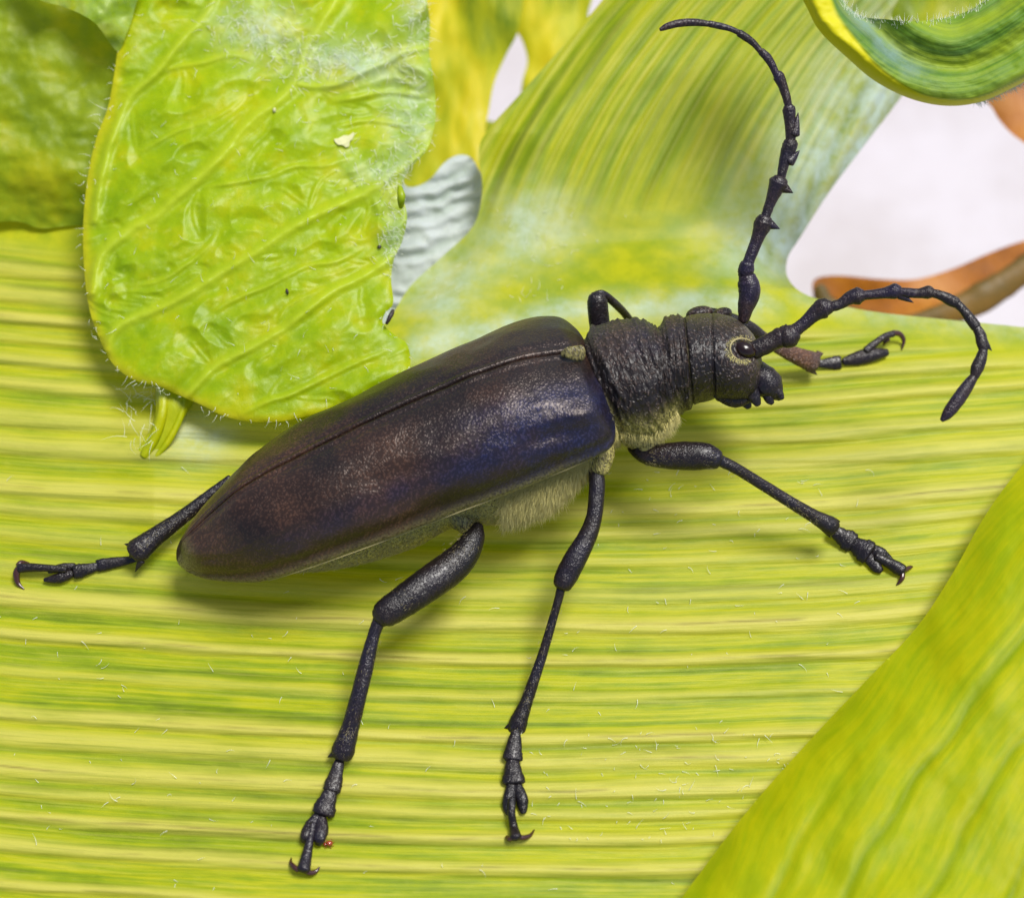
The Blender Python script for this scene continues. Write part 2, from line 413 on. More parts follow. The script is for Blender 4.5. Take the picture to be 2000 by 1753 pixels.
# ------------------------------------------------------------------ main striped leaf
xs_rib = []; q = 300.0
rr = random.Random(5)
while q < 2300:
    xs_rib.append((q, rr.uniform(13, 27), rr.choice((0.5, 0.75, 0.9, 1.0)))); q += rr.uniform(44, 84) if q > 760 else rr.uniform(40, 48)
def rib_profile(s, ribs, widen=1.0):
    r = np.zeros_like(s)
    for c, wd_, a in ribs:
        r = np.maximum(r, a*np.exp(-(np.abs(s-c)/(wd_*0.8*widen))**2.6))
    return r
ribs2 = []; q = 400.0
while q < 2400:
    ribs2.append((q, rr.uniform(4, 9), rr.uniform(0.4, 1.0))); q += rr.uniform(16, 34)
RIDGE = np.array([[-400, 440], [0, 440], [500, 560], [760, 700], [1100, 610], [1400, 592], [1600, 610], [2000, 660], [2300, 680]], float)
def ridge_y(x): return np.interp(x, RIDGE[:, 0], RIDGE[:, 1])
SPLIT = catmull(np.array([[560, 640], [760, 655], [980, 560], [1200, 520], [1400, 540], [1530, 560], [1620, 590]], float), 8)
def up_w(x, y):
    """1 in the upper blade, 0 on the lower blade"""
    ys = np.interp(x, SPLIT[:, 0], SPLIT[:, 1], left=300, right=598)
    return sstep(60, -120, y - ys) * sstep(560, 800, x)
def s_low(x, y): return y + 4.8e-5*(x-1050)**2 + 9*fbm(x/500, y/300, 3, 2)
def s_fray(x, y): return s_low(x, y) + 8*fbm(x/260, y/11, 17, 3)
def s_upp(x, y): return 0.74*x + 0.67*y - 0.0005*y*y + 6*fbm(x/300, y/300, 9, 2)
def main_s(x, y): u = up_w(x, y); return np.where(u > 0.5, s_upp(x, y)+300, s_low(x, y))/100
def main_l(x, y):
    u = up_w(x, y); return np.where(u > 0.5, (0.67*x-0.74*y), x)/100
def main_w(x, y):
    u = up_w(x, y)
    low = sstep(0, 70, y-ridge_y(x))
    upp = sstep(470, 300, y + 0.10*(x-1200)) 
    upp = np.where(x > 1450, np.maximum(upp, sstep(1450, 1540, x)*sstep(560, 480, y)), upp)
    return np.where(u > 0.5, upp, low)*1.0
def main_line(x, y):
    r = np.zeros_like(x); sv = s_low(x, y) + 3*fbm(x/140, y/400, 40, 2)
    for c, wd_, a in xs_rib:
        if a > 0.8: r = np.maximum(r, np.exp(-((sv-c)/2.3)**2))
    return r*(up_w(x, y) < 0.5)*sstep(0, 70, y-ridge_y(x))
def main_rib(x, y):
    u = up_w(x, y)
    return np.where(u > 0.5, rib_profile(s_upp(x, y)+300, ribs2)*0.55, rib_profile(s_fray(x, y)*0.6+s_low(x, y)*0.4, xs_rib))
EDGE_R = catmull(np.array([[1900, 0], [1830, 90], [1760, 190], [1695, 275], [1620, 375], [1562, 465], [1538, 505], [1540, 545], [1580, 578], [1690, 606], [1850, 624], [2010, 640], [2200, 668]], float), 6)
def main_down_sheen(x, y):
    d, _, _, _ = near_poly(x, y, EDGE_R, False)
    e = np.exp(-(d/130)**2)*sstep(585, 480, y)*1.0  # pale sky sheen where the right edge rolls over, painted as colour
    e = np.maximum(e, np.exp(-(d/26)**2)*sstep(540, 600, y)*0.35)
    # downy pale patches on the smooth fold
    p = 0.75*np.exp(-(((x-1040)/90)**2 + ((y-430)/60)**2)) + 0.9*np.exp(-(((x-860)/70)**2+((y-570)/60)**2)) + 0.35*np.exp(-(((x-960)/120)**2+((y-500)/50)**2))
    yr = ridge_y(x)
    p = p + 0.75*np.exp(-((y-yr+4)/26)**2)*sstep(700, 800, x)*sstep(1560, 1450, x)  # whitish sheen along the ridge, painted into the colour
    p = p + 0.8*np.exp(-(((x-385)/60)**2+((y-850)/40)**2))
    return np.clip(np.maximum(e, p*0.8), 0, 1)
def z_main(x, y):
    Y = (876.5-y)/100
    base = -0.44*Y - 0.004*(x/100-10)**2
    u = up_w(x, y)
    # fold: beyond the ridge the blade dips, then climbs again as the upper blade
    yr = ridge_y(x); d = np.clip((yr-y)/100, 0, None)
    dip = -0.55*sstep(0, 1.6, d) + 0.30*np.clip(d-1.3, 0, None)*1.0
    dip = dip*sstep(600, 800, x)
    z = base + dip + 0.14*np.exp(-((y-yr-10)/60)**2)*sstep(650, 850, x)
    de, _, _, _ = near_poly(x, y, EDGE_R, False)
    z = z - 1.3*np.exp(-de/75.0)*np.where(y < 560, 1, 0.6)
    # left edge of the upper blade rolls away too
    z = z - 0.5*sstep(110, 0, x - np.interp(y, [0, 200, 260, 330, 440, 500, 640], [1180, 1010, 950, 940, 900, 860, 740]))*sstep(700, 560, y)*sstep(600, 700, x)
    w = main_w(x, y); r = main_rib(x, y)
    amp = np.where(u > 0.5, 0.13, np.where(y < 900, 0.15, 0.115))
    z = z + w*(r*amp) + 0.03*fbm(x/260, y/90, 2, 3) + 0.18*fbm(x/600, y/400, 5, 2)
    z = z + 0.5*sstep(150, 0, np.abs(x-300)+np.abs(y-900)*0.6)*0.3
    return z
MAIN_POLY = [(-260, 2000), (-300, 1400), (-300, 800), (-260, 390), (0, 385), (200, 380), (450, 470), (640, 620), (740, 640), (800, 560), (865, 500), (925, 440),
             (942, 370), (935, 300), (950, 258), (1010, 190), (1100, 90), (1185, -10), (1260, -110), (1600, -140), (1980, -120)] + \
            [(1900, 0), (1830, 90), (1760, 190), (1695, 275), (1620, 375), (1562, 465), (1538, 505), (1540, 545), (1580, 578), (1690, 606), (1850, 624), (2010, 640), (2250, 672),
             (2300, 1200), (2300, 2000), (1000, 2040)]
b_ = W(1000, 900, 0)
main_t = thing('broad_leaf', b_)
tag(main_t, 'broad yellow-green leaf with long pale parallel veins that the beetle stands on', 'leaf')
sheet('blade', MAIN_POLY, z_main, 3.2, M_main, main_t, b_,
      dict(s=main_s, l=main_l, w=main_w, rib=main_rib, tone_sheen=main_down_sheen, line=main_line, deep=lambda x, y: up_w(x, y)*(0.22*np.exp(-((s_upp(x, y)-1130)/150)**2)*sstep(420, 250, y)+0.75*rib_profile(s_upp(x, y)+340, ribs2[::3], 2.2)*sstep(430, 300, y))), smooth_poly=4)
def zl(px, py): return float(z_main(np.array([float(px)]), np.array([float(py)]))[0])

# ------------------------------------------------------------------ crinkled leaf
CRK = [(245, -60), (238, 30), (228, 110), (212, 205), (190, 265), (174, 330), (165, 400), (162, 470), (166, 545), (176, 610), (196, 665), (222, 712), (262, 742), (312, 755),
       (350, 772), (392, 790), (432, 810), (478, 822), (522, 824), (566, 820), (620, 806), (680, 782), (740, 752), (790, 728), (802, 708), (795, 672), (772, 655), (748, 632),
       (752, 612), (768, 592), (764, 545), (770, 505), (786, 470), (795, 425), (788, 390), (782, 372), (800, 330), (832, 296), (848, 250), (851, 205), (846, 150), (838, 100), (840, 50), (834, 0), (826, -60)]
VEINS = [([(420, -60), (412, 11), (350, 85), (303, 146), (255, 190), (222, 260), (200, 340), (186, 430)], 13, 1.0),
         ([(690, -60), (656, 0), (620, 60), (596, 98), (575, 163), (540, 200), (488, 238), (440, 295), (390, 347), (345, 385), (303, 423), (255, 450), (217, 477), (192, 510), (180, 570)], 15, 1.2),
         ([(842, 285), (800, 318), (726, 369), (680, 392), (623, 417), (560, 452), (499, 493), (420, 540), (336, 591), (300, 606), (260, 623), (225, 645), (206, 680)], 14, 1.2),
         ([(784, 492), (740, 520), (700, 545), (650, 569), (595, 610), (542, 650), (480, 685), (423, 715), (390, 745), (363, 775)], 13, 1.1),
         ([(575, 163), (615, 168), (661, 163), (710, 140), (759, 119), (790, 102), (836, 92)], 11, 1.0),
         ([(303, 146), (350, 130), (400, 122), (450, 108), (500, 118)], 8, 0.6),
         ([(369, 369), (420, 362), (488, 352), (530, 342), (575, 325), (640, 322), (700, 300)], 7, 0.55),
         ([(466, 813), (520, 785), (569, 770), (640, 735), (705, 705), (745, 690), (775, 672)], 8, 0.7),
         ([(410, 610), (470, 580), (520, 560), (600, 520), (660, 510), (720, 480)], 7, 0.6),
         ([(250, 560), (320, 545), (400, 488), (430, 440)], 6, 0.45),
         ([(430, 560), (470, 510), (560, 500)], 6, 0.4),
         ([(540, 650), (560, 600), (640, 560)], 5, 0.4),
         ([(270, 300), (340, 260), (420, 230), (480, 190)], 6, 0.45),
         ([(600, 420), (620, 360), (660, 330)], 5, 0.4),
         ([(640, 200), (700, 190), (760, 180), (838, 190)], 8, 0.7), ([(650, 250), (720, 235), (800, 245), (845, 230)], 7, 0.6)]
vr = random.Random(21)
for (v, w_, a_) in list(VEINS[:8]):      # side veins branching off the main ones
    for k in range(1, len(v)-1):
        for _ in range(1):
            if vr.random() < 0.75:
                x_, y_ = v[k]; dx, dy = v[k+1][0]-v[k-1][0], v[k+1][1]-v[k-1][1]; L = math.hypot(dx, dy)
                sg = vr.choice((-1, 1)); a = math.atan2(dy, dx) + sg*vr.uniform(0.6, 1.1); ln = vr.uniform(60, 120); p = [(x_, y_)]
                for q_ in range(4):
                    a += vr.uniform(-0.45, 0.45); x_ += cos(a)*ln/4; y_ += sin(a)*ln/4; p.append((x_, y_))
                VEINS.append((p, 4.5, vr.uniform(0.12, 0.26)))
VEINS = [(catmull(np.array(v, float), 4), w_*0.78, a_) for v, w_, a_ in VEINS]
def crk_fields(x, y):
    v = np.zeros(x.shape); mn = np.full(x.shape, 1e9)
    for P, w_, a_ in VEINS:
        m = (x > P[:, 0].min()-90) & (x < P[:, 0].max()+90) & (y > P[:, 1].min()-90) & (y < P[:, 1].max()+90)
        if not m.any(): continue
        d, _, _, al = near_poly(x[m], y[m], P, False)
        L_ = al.max()+1e-6; tp = np.clip(np.minimum(al, L_-al)/(0.22*L_), 0, 1)**0.7 if a_ < 1.0 else 1.0
        v[m] = np.maximum(v[m], a_*tp*np.exp(-(d/w_)**2)); 
        mn[m] = np.minimum(mn[m], d/(0.35+0.65*min(1, a_)))
    return v, np.minimum(mn, 90)
CRKP = catmull(np.array(CRK, float), 6, True)
_c = {}
def crk_cached(x, y):
    k = (len(x), float(x[0]), float(y[-1]))
    if k not in _c: _c[k] = crk_fields(x, y) + (near_poly(x, y, CRKP)[0],)
    return _c[k]
def z_crk(x, y):
    v, mn, de = crk_cached(x, y)
    Y = (876.5-y)/100
    z = 0.55 - 0.22*Y + 0.10*np.sin((x-250)/600*pi)
    z = z + 0.23*sstep(0, 80, mn)*(0.55+0.45*fbm(x/120, y/120, 4, 2)) + 0.095*v      # quilted between sunken furrows beside the veins
    xr = 0.83*x-0.55*y; yr_ = 0.55*x+0.83*y
    z = z + 0.09*fbm(xr/170+0.3*fbm(x/90, y/90, 8, 2), yr_/52, 21, 3) + 0.014*fbm(x/22, y/18, 31, 2)
    up = sstep(560, 820, x)*sstep(420, 120, y)
    z = z + up*0.24*np.sin((y*1.0+0.45*x)/52*1.05+2.2*fbm(x/150, y/150, 6, 2))          # pleats towards the upper right margin
    z = z - 0.10*np.exp(-de/9.0)
    return z
def crk_fuzz(x, y):
    f = np.exp(-(((x-500)/70)**2+((y-55)/42)**2)) + np.exp(-(((x-690)/110)**2+((y-120)/40)**2)) + 0.9*np.exp(-(((x-800)/45)**2+((y-230)/70)**2))
    f = f + 0.7*np.exp(-(((x-815)/30)**2+((y-20)/60)**2)) + 0.5*np.exp(-(((x-770)/26)**2+((y-450)/60)**2)) + 0.6*np.exp(-(((x-760)/70)**2+((y-335)/30)**2))
    return np.clip(0.75*f, 0, 1)
def crk_rim(x, y):
    de = crk_cached(x, y)[2]
    return np.exp(-(de/13)**2)*0.8*sstep(700, 520, x)
b_ = W(330, 780, 0.3)
crk_t = thing('crinkled_leaf', b_)
tag(crk_t, 'crinkled bright green leaf with raised netted veins hanging at upper left behind the beetle', 'leaf')
sheet('blade', CRK, z_crk, 2.6, M_crk, crk_t, b_, dict(vein=lambda x, y: np.clip(crk_cached(x, y)[0], 0, 1), fuzz=crk_fuzz, rim=crk_rim))
mb = MB()
tube(mb, [W(346, 735, -0.25), W(340, 785, -0.05), W(326, 825, 0.0), W(304, 862, 0.0), W(276, 898, zl(276, 898)-0.1)], [0.42, 0.36, 0.25, 0.21, 0.17], 20, 0.4, rough=0.12, seed=3)
tube(mb, [W(318, 750, -0.1), W(318, 800, 0.1), W(304, 850, 0.08), W(282, 890, zl(282, 890)-0.05)], [0.12, 0.1, 0.11, 0.1], 12, 1.0, seed=5)
tube(mb, [W(365, 765, 0.0), W(352, 815, 0.05), W(330, 860, 0.08), W(305, 892, zl(305, 892)-0.05)], [0.06, 0.07, 0.07, 0.05], 10, 1.0, seed=5)
mb.build('petiole', M_pet, crk_t, b_)
# small dried bud on its right margin
mb = MB(); tube(mb, [W(781, 366, 0.55), W(784, 385, 0.62), W(783, 405, 0.5)], [0.05, 0.085, 0.04], 12, rough=0.2)
mb.build('bud', M_pet, crk_t, b_)
mb = MB(); tube(mb, [W(755, 632, 0.2), W(762, 618, 0.22), W(768, 606, 0.15)], [0.03, 0.05, 0.03], 10, rough=0.3)
mb.build('withered_tip', M_blk, crk_t, b_)

# ------------------------------------------------------------------ dark leaf top left and small leaf beside it
b_ = W(80, 300, -1.4)
def z_dk(x, y): return -1.5 + 0.25*fbm(x/170, y/120, 3, 4) - 0.7*sstep(330, 450, y) - 0.0016*(x-60)*0.5 + 0.05*fbm(x/30, y/30, 4, 3)
dk = sheet('dark_leaf', [(-160, -120), (290, -120), (290, 60), (280, 200), (280, 400), (230, 446), (150, 440), (80, 446), (30, 432), (-60, 438), (-160, 425)], z_dk, 5, M_dark, None, b_)
tag(dk, 'dark green soft leaf in the top left corner, half hidden by the crinkled leaf', 'leaf')
b_ = W(200, 40, -0.7)
def z_sm(x, y): return -0.8 + 0.2*fbm(x/60, y/60, 13, 4) + 0.1*np.sin((x+y)/28) - 0.3*sstep(60, 110, y)
sm = sheet('small_leaf', [(20, -80), (270, -80), (262, 20), (246, 70), (232, 100), (214, 84), (190, 50), (162, 30), (120, 12), (70, -6)], z_sm, 5, M_crk, None, b_,
           dict(vein=lambda x, y: 0*x, fuzz=lambda x, y: 0.15+0*x, rim=lambda x, y: 0*x))
tag(sm, 'small puckered green leaf tip at the top edge, left of the crinkled leaf', 'leaf')

# ------------------------------------------------------------------ pale ruffled leaf
b_ = W(860, 450, -3.2)
def pl_s(x, y): return (y + 0.28*np.abs(x-830)*np.sign(x-830)*0.4 + 0.0016*(x-800)**2 + 24*fbm(x/90, y/70, 3, 3))/100
def z_pl(x, y):
    return -3.7 + 0.13*(0.6+0.6*fbm(x/60, y/60, 31, 2))*np.sin(pl_s(x, y)*100/36*2*pi) + 0.3*sstep(940, 800, x) + 0.10*fbm(x/40, y/30, 5, 3)
pl = sheet('ruffled_leaf', [(690, 700), (720, 470), (760, 350), (800, 366), (838, 352), (868, 318), (895, 303), (920, 308), (937, 335), (965, 380), (960, 450), (930, 520), (850, 600), (780, 680)], z_pl, 4, M_pale, None, b_,
           dict(s=pl_s, l=lambda x, y: x/100, w=lambda x, y: 0.8+0*x, rib=lambda x, y: 0.5+0.5*np.sin(pl_s(x, y)*100/36*2*pi), tone_sheen=lambda x, y: 0.75+0*x))
tag(pl, 'pale blue-white ruffled leaf seen in the gap right of the crinkled leaf', 'leaf')

# ------------------------------------------------------------------ background leaves (top middle)
def bgleaf(poly, z0, sd, label, mat=M_bgl, res=8, amp=0.5):
    P = np.array(poly, float); c = P.mean(0); b = W(c[0], c[1], z0)
    def zf(x, y): return z0 + amp*fbm(x/110, y/200, sd, 3) - 0.9*((x-c[0])/(np.ptp(P[:, 0])*0.5+1))**2*amp
    o = sheet('background_leaf', poly, zf, res, mat, None, b)
    tag(o, label, 'leaf'); return o
bgleaf([(700, -160), (1030, -160), (1024, -20), (1012, 60), (990, 105), (966, 160), (955, 215), (948, 260), (955, 330), (700, 330)], -6.5, 3, 'yellow blurred leaf behind, between the crinkled leaf and the narrow white gap')
bgleaf([(990, -160), (1130, -160), (1150, -60), (1158, -10), (1150, 40), (1200, 70), (1120, 180), (1022, 262), (1016, 215), (1020, 160), (1030, 120), (1020, 80), (1000, 30)], -7.5, 9, 'yellow-green blurred leaf behind the upper blade, right of the narrow white gap')
bgleaf([(640, 250), (980, 240), (1020, 330), (960, 420), (840, 430), (640, 470)], -8.2, 14, 'yellow blurred leaf low behind the pale ruffled leaf')
bgleaf([(1640, -200), (2100, -200), (2050, 60), (1900, 110), (1700, 110), (1620, 40)], -3.6, 19, 'green blurred leaf framed by the hairy curl at the top right', M_dark)

# ------------------------------------------------------------------ curled leaf top right
OUT = catmull(np.array([[1500, -120], [1565, -5], [1600, 60], [1660, 118], [1705, 156], [1760, 186], [1815, 203], [1868, 207], [1920, 198], [1970, 176], [2020, 148], [2120, 80]], float), 6)
b_ = W(1850, 150, 1.0)
def cl_d(x, y): return near_poly(x, y, OUT, False)[0]
def z_cl(x, y):
    d = cl_d(x, y)
    flank = sstep(1780, 1600, x)
    z = 0.5 + 0.7*np.sqrt(np.clip(1-(1-np.clip(d/70, 0, 1))**2, 0, 1)) - 0.25*sstep(60, 200, d)
    z = z + (0.16+0.03*np.sin(d/9))*np.sin(d/17+1.2*fbm(x/160, y/120, 4, 2)+0.6) + 0.05*fbm(x/40, y/24, 6, 4)
    z = z - 1.0*flank*sstep(60, 110, d) - 0.4*np.exp(-((d-88+flank*20)/12)**2)*flank
    return z
cl_poly = [(1480, -150), (1565, -5), (1600, 60), (1660, 118), (1705, 156), (1760, 186), (1815, 203), (1868, 207), (1920, 198), (1970, 176), (2020, 148), (2120, 80), (2150, -150),
           (2010, -90), (1960, -28), (1925, 0), (1890, 22), (1840, 36), (1780, 42), (1730, 38), (1690, 34), (1664, 20), (1644, -6), (1630, -60), (1600, -150)]
def cl_rim(x, y):
    d = cl_d(x, y); wd_ = np.interp(x, [1500, 1600, 1700, 1800, 1900, 2000], [70, 56, 30, 15, 10, 7])
    return sstep(1.15, 0.85, d/wd_)
M_curl2 = M_curl
# yellow margin colour mixes into the curled leaf through its own attribute
t = M_curl.node_tree; pb = t.nodes['Principled BSDF']; l0 = pb.inputs['Base Color'].links[0].from_socket
rimc = mixc(t, attr(t, 'rim'), l0, (0.52, 0.47, 0.006)); t.links.new(rimc, pb.inputs['Base Color'])
curl_t = thing('curled_leaf', b_)
tag(curl_t, 'dark green curled leaf with yellow margin and hairy rim in the top right corner', 'leaf')
sheet('blade', cl_poly, z_cl, 3, M_curl, curl_t, b_,
      dict(s=lambda x, y: cl_d(x, y)/100, l=lambda x, y: x/100, w=lambda x, y: 1-cl_rim(x, y),
           rib=lambda x, y: 0.6*(0.5+0.5*np.sin(cl_d(x, y)/11+1.2*fbm(x/160, y/120, 4, 2)+0.6))**2, tone_sheen=lambda x, y: np.clip(0.9*np.exp(-((cl_d(x, y)-np.interp(x, [1500, 1650, 1800, 2000], [95, 84, 50, 40]))/20)**2)*sstep(1900, 1700, x)+0.10, 0, 1), rim=cl_rim))  # pale highlight band inside the yellow margin is painted colour

# ------------------------------------------------------------------ near leaf bottom right
FE = catmull(np.array([[2120, 780], [2000, 905], [1925, 1005], [1860, 1120], [1790, 1225], [1700, 1320], [1600, 1425], [1500, 1535], [1430, 1620], [1370, 1700], [1320, 1770], [1260, 1880]], float), 5)
b_ = W(1750, 1550, 3.6)
def fr_d(x, y): return near_poly(x, y, FE, False)[0]
def fr_s(x, y): return (0.78*x+0.60*y - 0.00025*(y-1300)**2 + 26*fbm(x/260, y/260, 3, 2))/100
def z_fr(x, y):
    d = fr_d(x, y); Y = (876.5-y)/100
    z = -0.44*Y + 0.55 + 1.0*(1-np.exp(-d/90)) + 0.22*fbm(x/200, y/260, 8, 3) + 0.03*fbm(x/60, y/80, 12, 2)
    z = z - 0.05*np.exp(-((np.mod(fr_s(x, y)*100+12*fbm(x/130, y/130, 15, 2), 118)-60)/12)**2)*sstep(40, 140, d) + 0.008*fbm(x/16, y/22, 22, 2)
    z = z - 0.0
    return z
fr = sheet('near_leaf', [(2120, 780), (2000, 905), (1925, 1005), (1860, 1120), (1790, 1225), (1700, 1320), (1600, 1425), (1500, 1535), (1430, 1620), (1370, 1700), (1320, 1770), (1260, 1880),
            (1260, 2000), (2250, 2000), (2250, 780)], z_fr, 5, M_front, None, b_,
           dict(s=fr_s, l=lambda x, y: (0.6*x-0.78*y)/100*2.2, w=lambda x, y: 0.55+0*x,
                rib=lambda x, y: 0.8*np.exp(-(fr_d(x, y)/12)**2), tone_sheen=lambda x, y: 0*x, line=lambda x, y: np.exp(-((np.mod(fr_s(x, y)*100+12*fbm(x/130, y/130, 15, 2), 118)-60)/9)**2)*sstep(40, 200, fr_d(x, y))))
tag(fr, 'smooth bright green leaf crossing the bottom right corner in front of the striped leaf', 'leaf')

# ------------------------------------------------------------------ withered leaves on the far ground
def withered(poly, z0, label, rim=None):
    P = np.array(poly, float); c = P.mean(0); b = W(c[0], c[1], z0)
    t_ = thing('withered_leaf', b); tag(t_, label, 'withered leaf')
    sheet('blade', poly, lambda x, y: z0 + 0.35*fbm(x/260, y/150, 5, 2), 7, M_rust, t_, b)
    if rim:
        mb = MB(); tube(mb, [W(*p[:2], z0+0.25) for p in rim], [p[2] for p in rim], 12, 0.4, rough=0.2); mb.build('rolled_margin', M_rim, t_, b)
withered([(1592, 545), (1640, 538), (1720, 545), (1790, 545), (1860, 525), (1930, 495), (2000, 470), (2150, 430), (2150, 455), (2030, 516), (1960, 562), (1895, 602), (1800, 638), (1680, 640), (1605, 610), (1588, 575)], -8.0,
         'orange-brown withered leaf lying on the pale ground behind the lower antenna',
         [(1600, 562, 0.14), (1625, 600, 0.22), (1720, 632, 0.2), (1800, 628, 0.22), (1890, 596, 0.36), (1950, 560, 0.34), (2020, 515, 0.3), (2120, 460, 0.25)])
withered([(1925, 170), (2050, 100), (2150, 120), (2150, 330), (2040, 300), (1990, 272), (1960, 245), (1940, 215)], -7.0,
         'small brown withered leaf at the right edge under the curled leaf')

# ------------------------------------------------------------------ the beetle
BZ = 1.9
bb = W(900, 880, 0.6)
beetle = thing('beetle', bb)
tag(beetle, 'large dark brown longhorn beetle with long jointed antennae standing on the striped leaf', 'beetle')
d_ax = np.array([0.923, -0.384]); q_up = np.array([-0.384, -0.923]); O_ = np.array([345.0, 1093.0])
PHI = radians(42); CP, SP = cos(PHI), sin(PHI)
U = [(0, 2), (6, 16), (14, 26), (33, 42), (70, 68), (119, 92), (224, 134.5), (341, 155.9), (452, 163.7), (564, 171.4), (673, 174.5), (781, 173.5), (832, 168), (861, 158), (880, 143), (893, 120), (898, 104), (900, 92)]
Sx = [(0, -2), (6, 6), (14, 14), (26, 30), (74, 50.4), (178, 82.8), (298, 99), (429, 108.3), (539, 111.4), (639, 112), (684, 111.6), (775, 105.4), (858, 84), (880, 74), (900, 62)]
Lx = [(0, -10), (6, -22), (13, -32.7), (35, -54), (63, -71), (110, -93), (167, -107), (335, -118), (517, -123), (656, -127), (770, -128), (840, -126), (870, -120), (886, -100), (896, -70), (900, -45)]
def I(tab, t): a = np.array(tab, float); return np.interp(t, a[:, 0], a[:, 1])
def ely_params(t):
    u, s, l = I(U, t), I(Sx, t), I(Lx, t)
    Wd = u-l; e = np.clip(u-s, 2, None)
    H = Wd+e-np.sqrt(2*Wd*e); A = Wd-H; B = np.clip(H-e, 1, None)
    zc = BZ + (-0.15*sstep(300, 0, t))
    return u-H, A/CP, B/SP, zc
def ely_point(t, al, lift=0.0):
    """t along axis (px), al angle from the right margin; returns bench xyz"""
    c, a, b, zc = ely_params(t)
    ca, sa = np.cos(al), np.sin(al)
    a2 = a+lift; b2 = b+lift
    ri = (al >= 0) & (al < pi/2); ex = 2/2.5      # right case: flat back, rounder shoulder at the side
    ca = np.where(ri, np.abs(ca)**ex*np.sign(ca), ca); sa = np.where(ri, np.abs(sa)**ex*np.sign(sa), sa)
    neg = al < 0      # below the margin the wing case turns under, away from the lens
    up = c + np.where(neg, -a2*CP*np.cos(1.4*al), -a2*ca*CP + b2*sa*SP)
    z = zc + np.where(neg, a2*SP + 1.1*al*b2, a2*ca*SP + b2*sa*CP)/100
    px = O_[0] + d_ax[0]*t + q_up[0]*up; py = O_[1] + d_ax[1]*t + q_up[1]*up
    k = (DIST-z)/DIST
    return np.stack([(px-1000)/100*k, (876.5-py)/100*k, z], -1)
def smooth_tab(tab):
    a = catmull(np.array(tab, float), 4); return a
U, Sx, Lx = [smooth_tab(k) for k in (U, Sx, Lx)]
tt = np.concatenate([np.linspace(0, 1, 22)**2*60, np.linspace(62, 850, 230), 900-50*(np.linspace(1, 0, 30)[1:])**1.8])
def ely_shell(name, a0, a1, label=None):
    al = np.linspace(a0, a1, 110); T, A = np.meshgrid(tt, al, indexing='ij')
    lift = np.zeros_like(T)
    # suture: thin raised bead with a groove beside it
    ds = np.abs(A-pi/2); ds = np.where(A < pi/2, ds**0.8*0.85, ds)
    under = (A < pi/2) & (a0 > 1)        # lip of the left case tucked under the right one
    lift += 1.3*np.exp(-((ds-0.045)/0.02)**2) - 2.0*np.exp(-((ds-0.095)/0.04)**2) - 6*np.exp(-(ds/0.016)**2)
    # reflexed outer margin
    dm = np.abs(A-0.0) if a0 < 1 else np.abs(A-(pi+0.15))
    lift += 2.5*np.exp(-((dm)/0.05)**2) - 3.0*np.exp(-((dm-0.12)/0.07)**2)
    # faint long ribs, shallow dents, humeral callus
    for ac in (0.62, 1.0):
        lift += 0.5*np.exp(-((A-ac-0.05*np.sin(T/160))/0.05)**2)*sstep(40, 160, T)
    lift += 7*np.exp(-((T-835)/34)**2-((A-0.72)/0.16)**2) - 9*np.exp(-((T-770)/52)**2-((A-0.50)/0.13)**2)
    lift += -5*np.exp(-((T-420)/120)**2-((A-0.85)/0.30)**2) - 4*np.exp(-((T-190)/80)**2-((A-0.95)/0.3)**2)
    lift += 4.5*fbm(T/110, A*2.6, 5, 2) + 0.5*fbm(T/26, A*9, 8, 2)
    lift *= sstep(0, 60, T)*0.9+0.1
    lift = np.where(under, -24.0*sstep(10, 120, T), lift)
    V = ely_point(T, A, lift).reshape(-1, 3)
    n, m = T.shape; ii = np.arange(n*m).reshape(n, m)
    F = np.stack([ii[:-1, :-1], ii[1:, :-1], ii[1:, 1:], ii[:-1, 1:]], -1).reshape(-1, 4)
    hair = np.maximum(0.75*sstep(0.10, -0.1, A)*sstep(900, 700, T), 0)
    hair = np.maximum(hair, 0.55*sstep(50, 0, T)) if a0 < 1 else np.maximum(hair, 0.8*sstep(2.2, 2.6, A)*sstep(260, 60, T))
    blue = np.clip(sstep(480, 800, T)*sstep(1.35, 1.0, A) + 0.55*np.exp(-((A-0.45-0.00035*(T-300))/0.20)**2)*sstep(100, 260, T) + 0.8*np.exp(-((T-870)/30)**2)*(A > 2.0), 0, 1)  # mask of the painted blue sheen: shoulders and lower band
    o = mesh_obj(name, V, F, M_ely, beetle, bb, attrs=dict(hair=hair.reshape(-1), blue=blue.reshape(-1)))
    sol = o.modifiers.new('solid', 'SOLIDIFY'); sol.thickness = 0.05; sol.offset = -1 if a0 < 1 else -1
    return o
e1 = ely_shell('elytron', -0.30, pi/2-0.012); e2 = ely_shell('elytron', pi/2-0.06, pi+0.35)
# thin pale bead along the right elytron's outer margin
mb = MB(); ts = np.linspace(150, 868, 60)
tube(mb, [ely_point(np.array(v), np.array(-0.03), 2.5) for v in ts], np.interp(ts, [150, 500, 868], [0.004, 0.012, 0.009]), 6, interp=False)
mb.build('margin_bead', M_rimh, e1, bb)

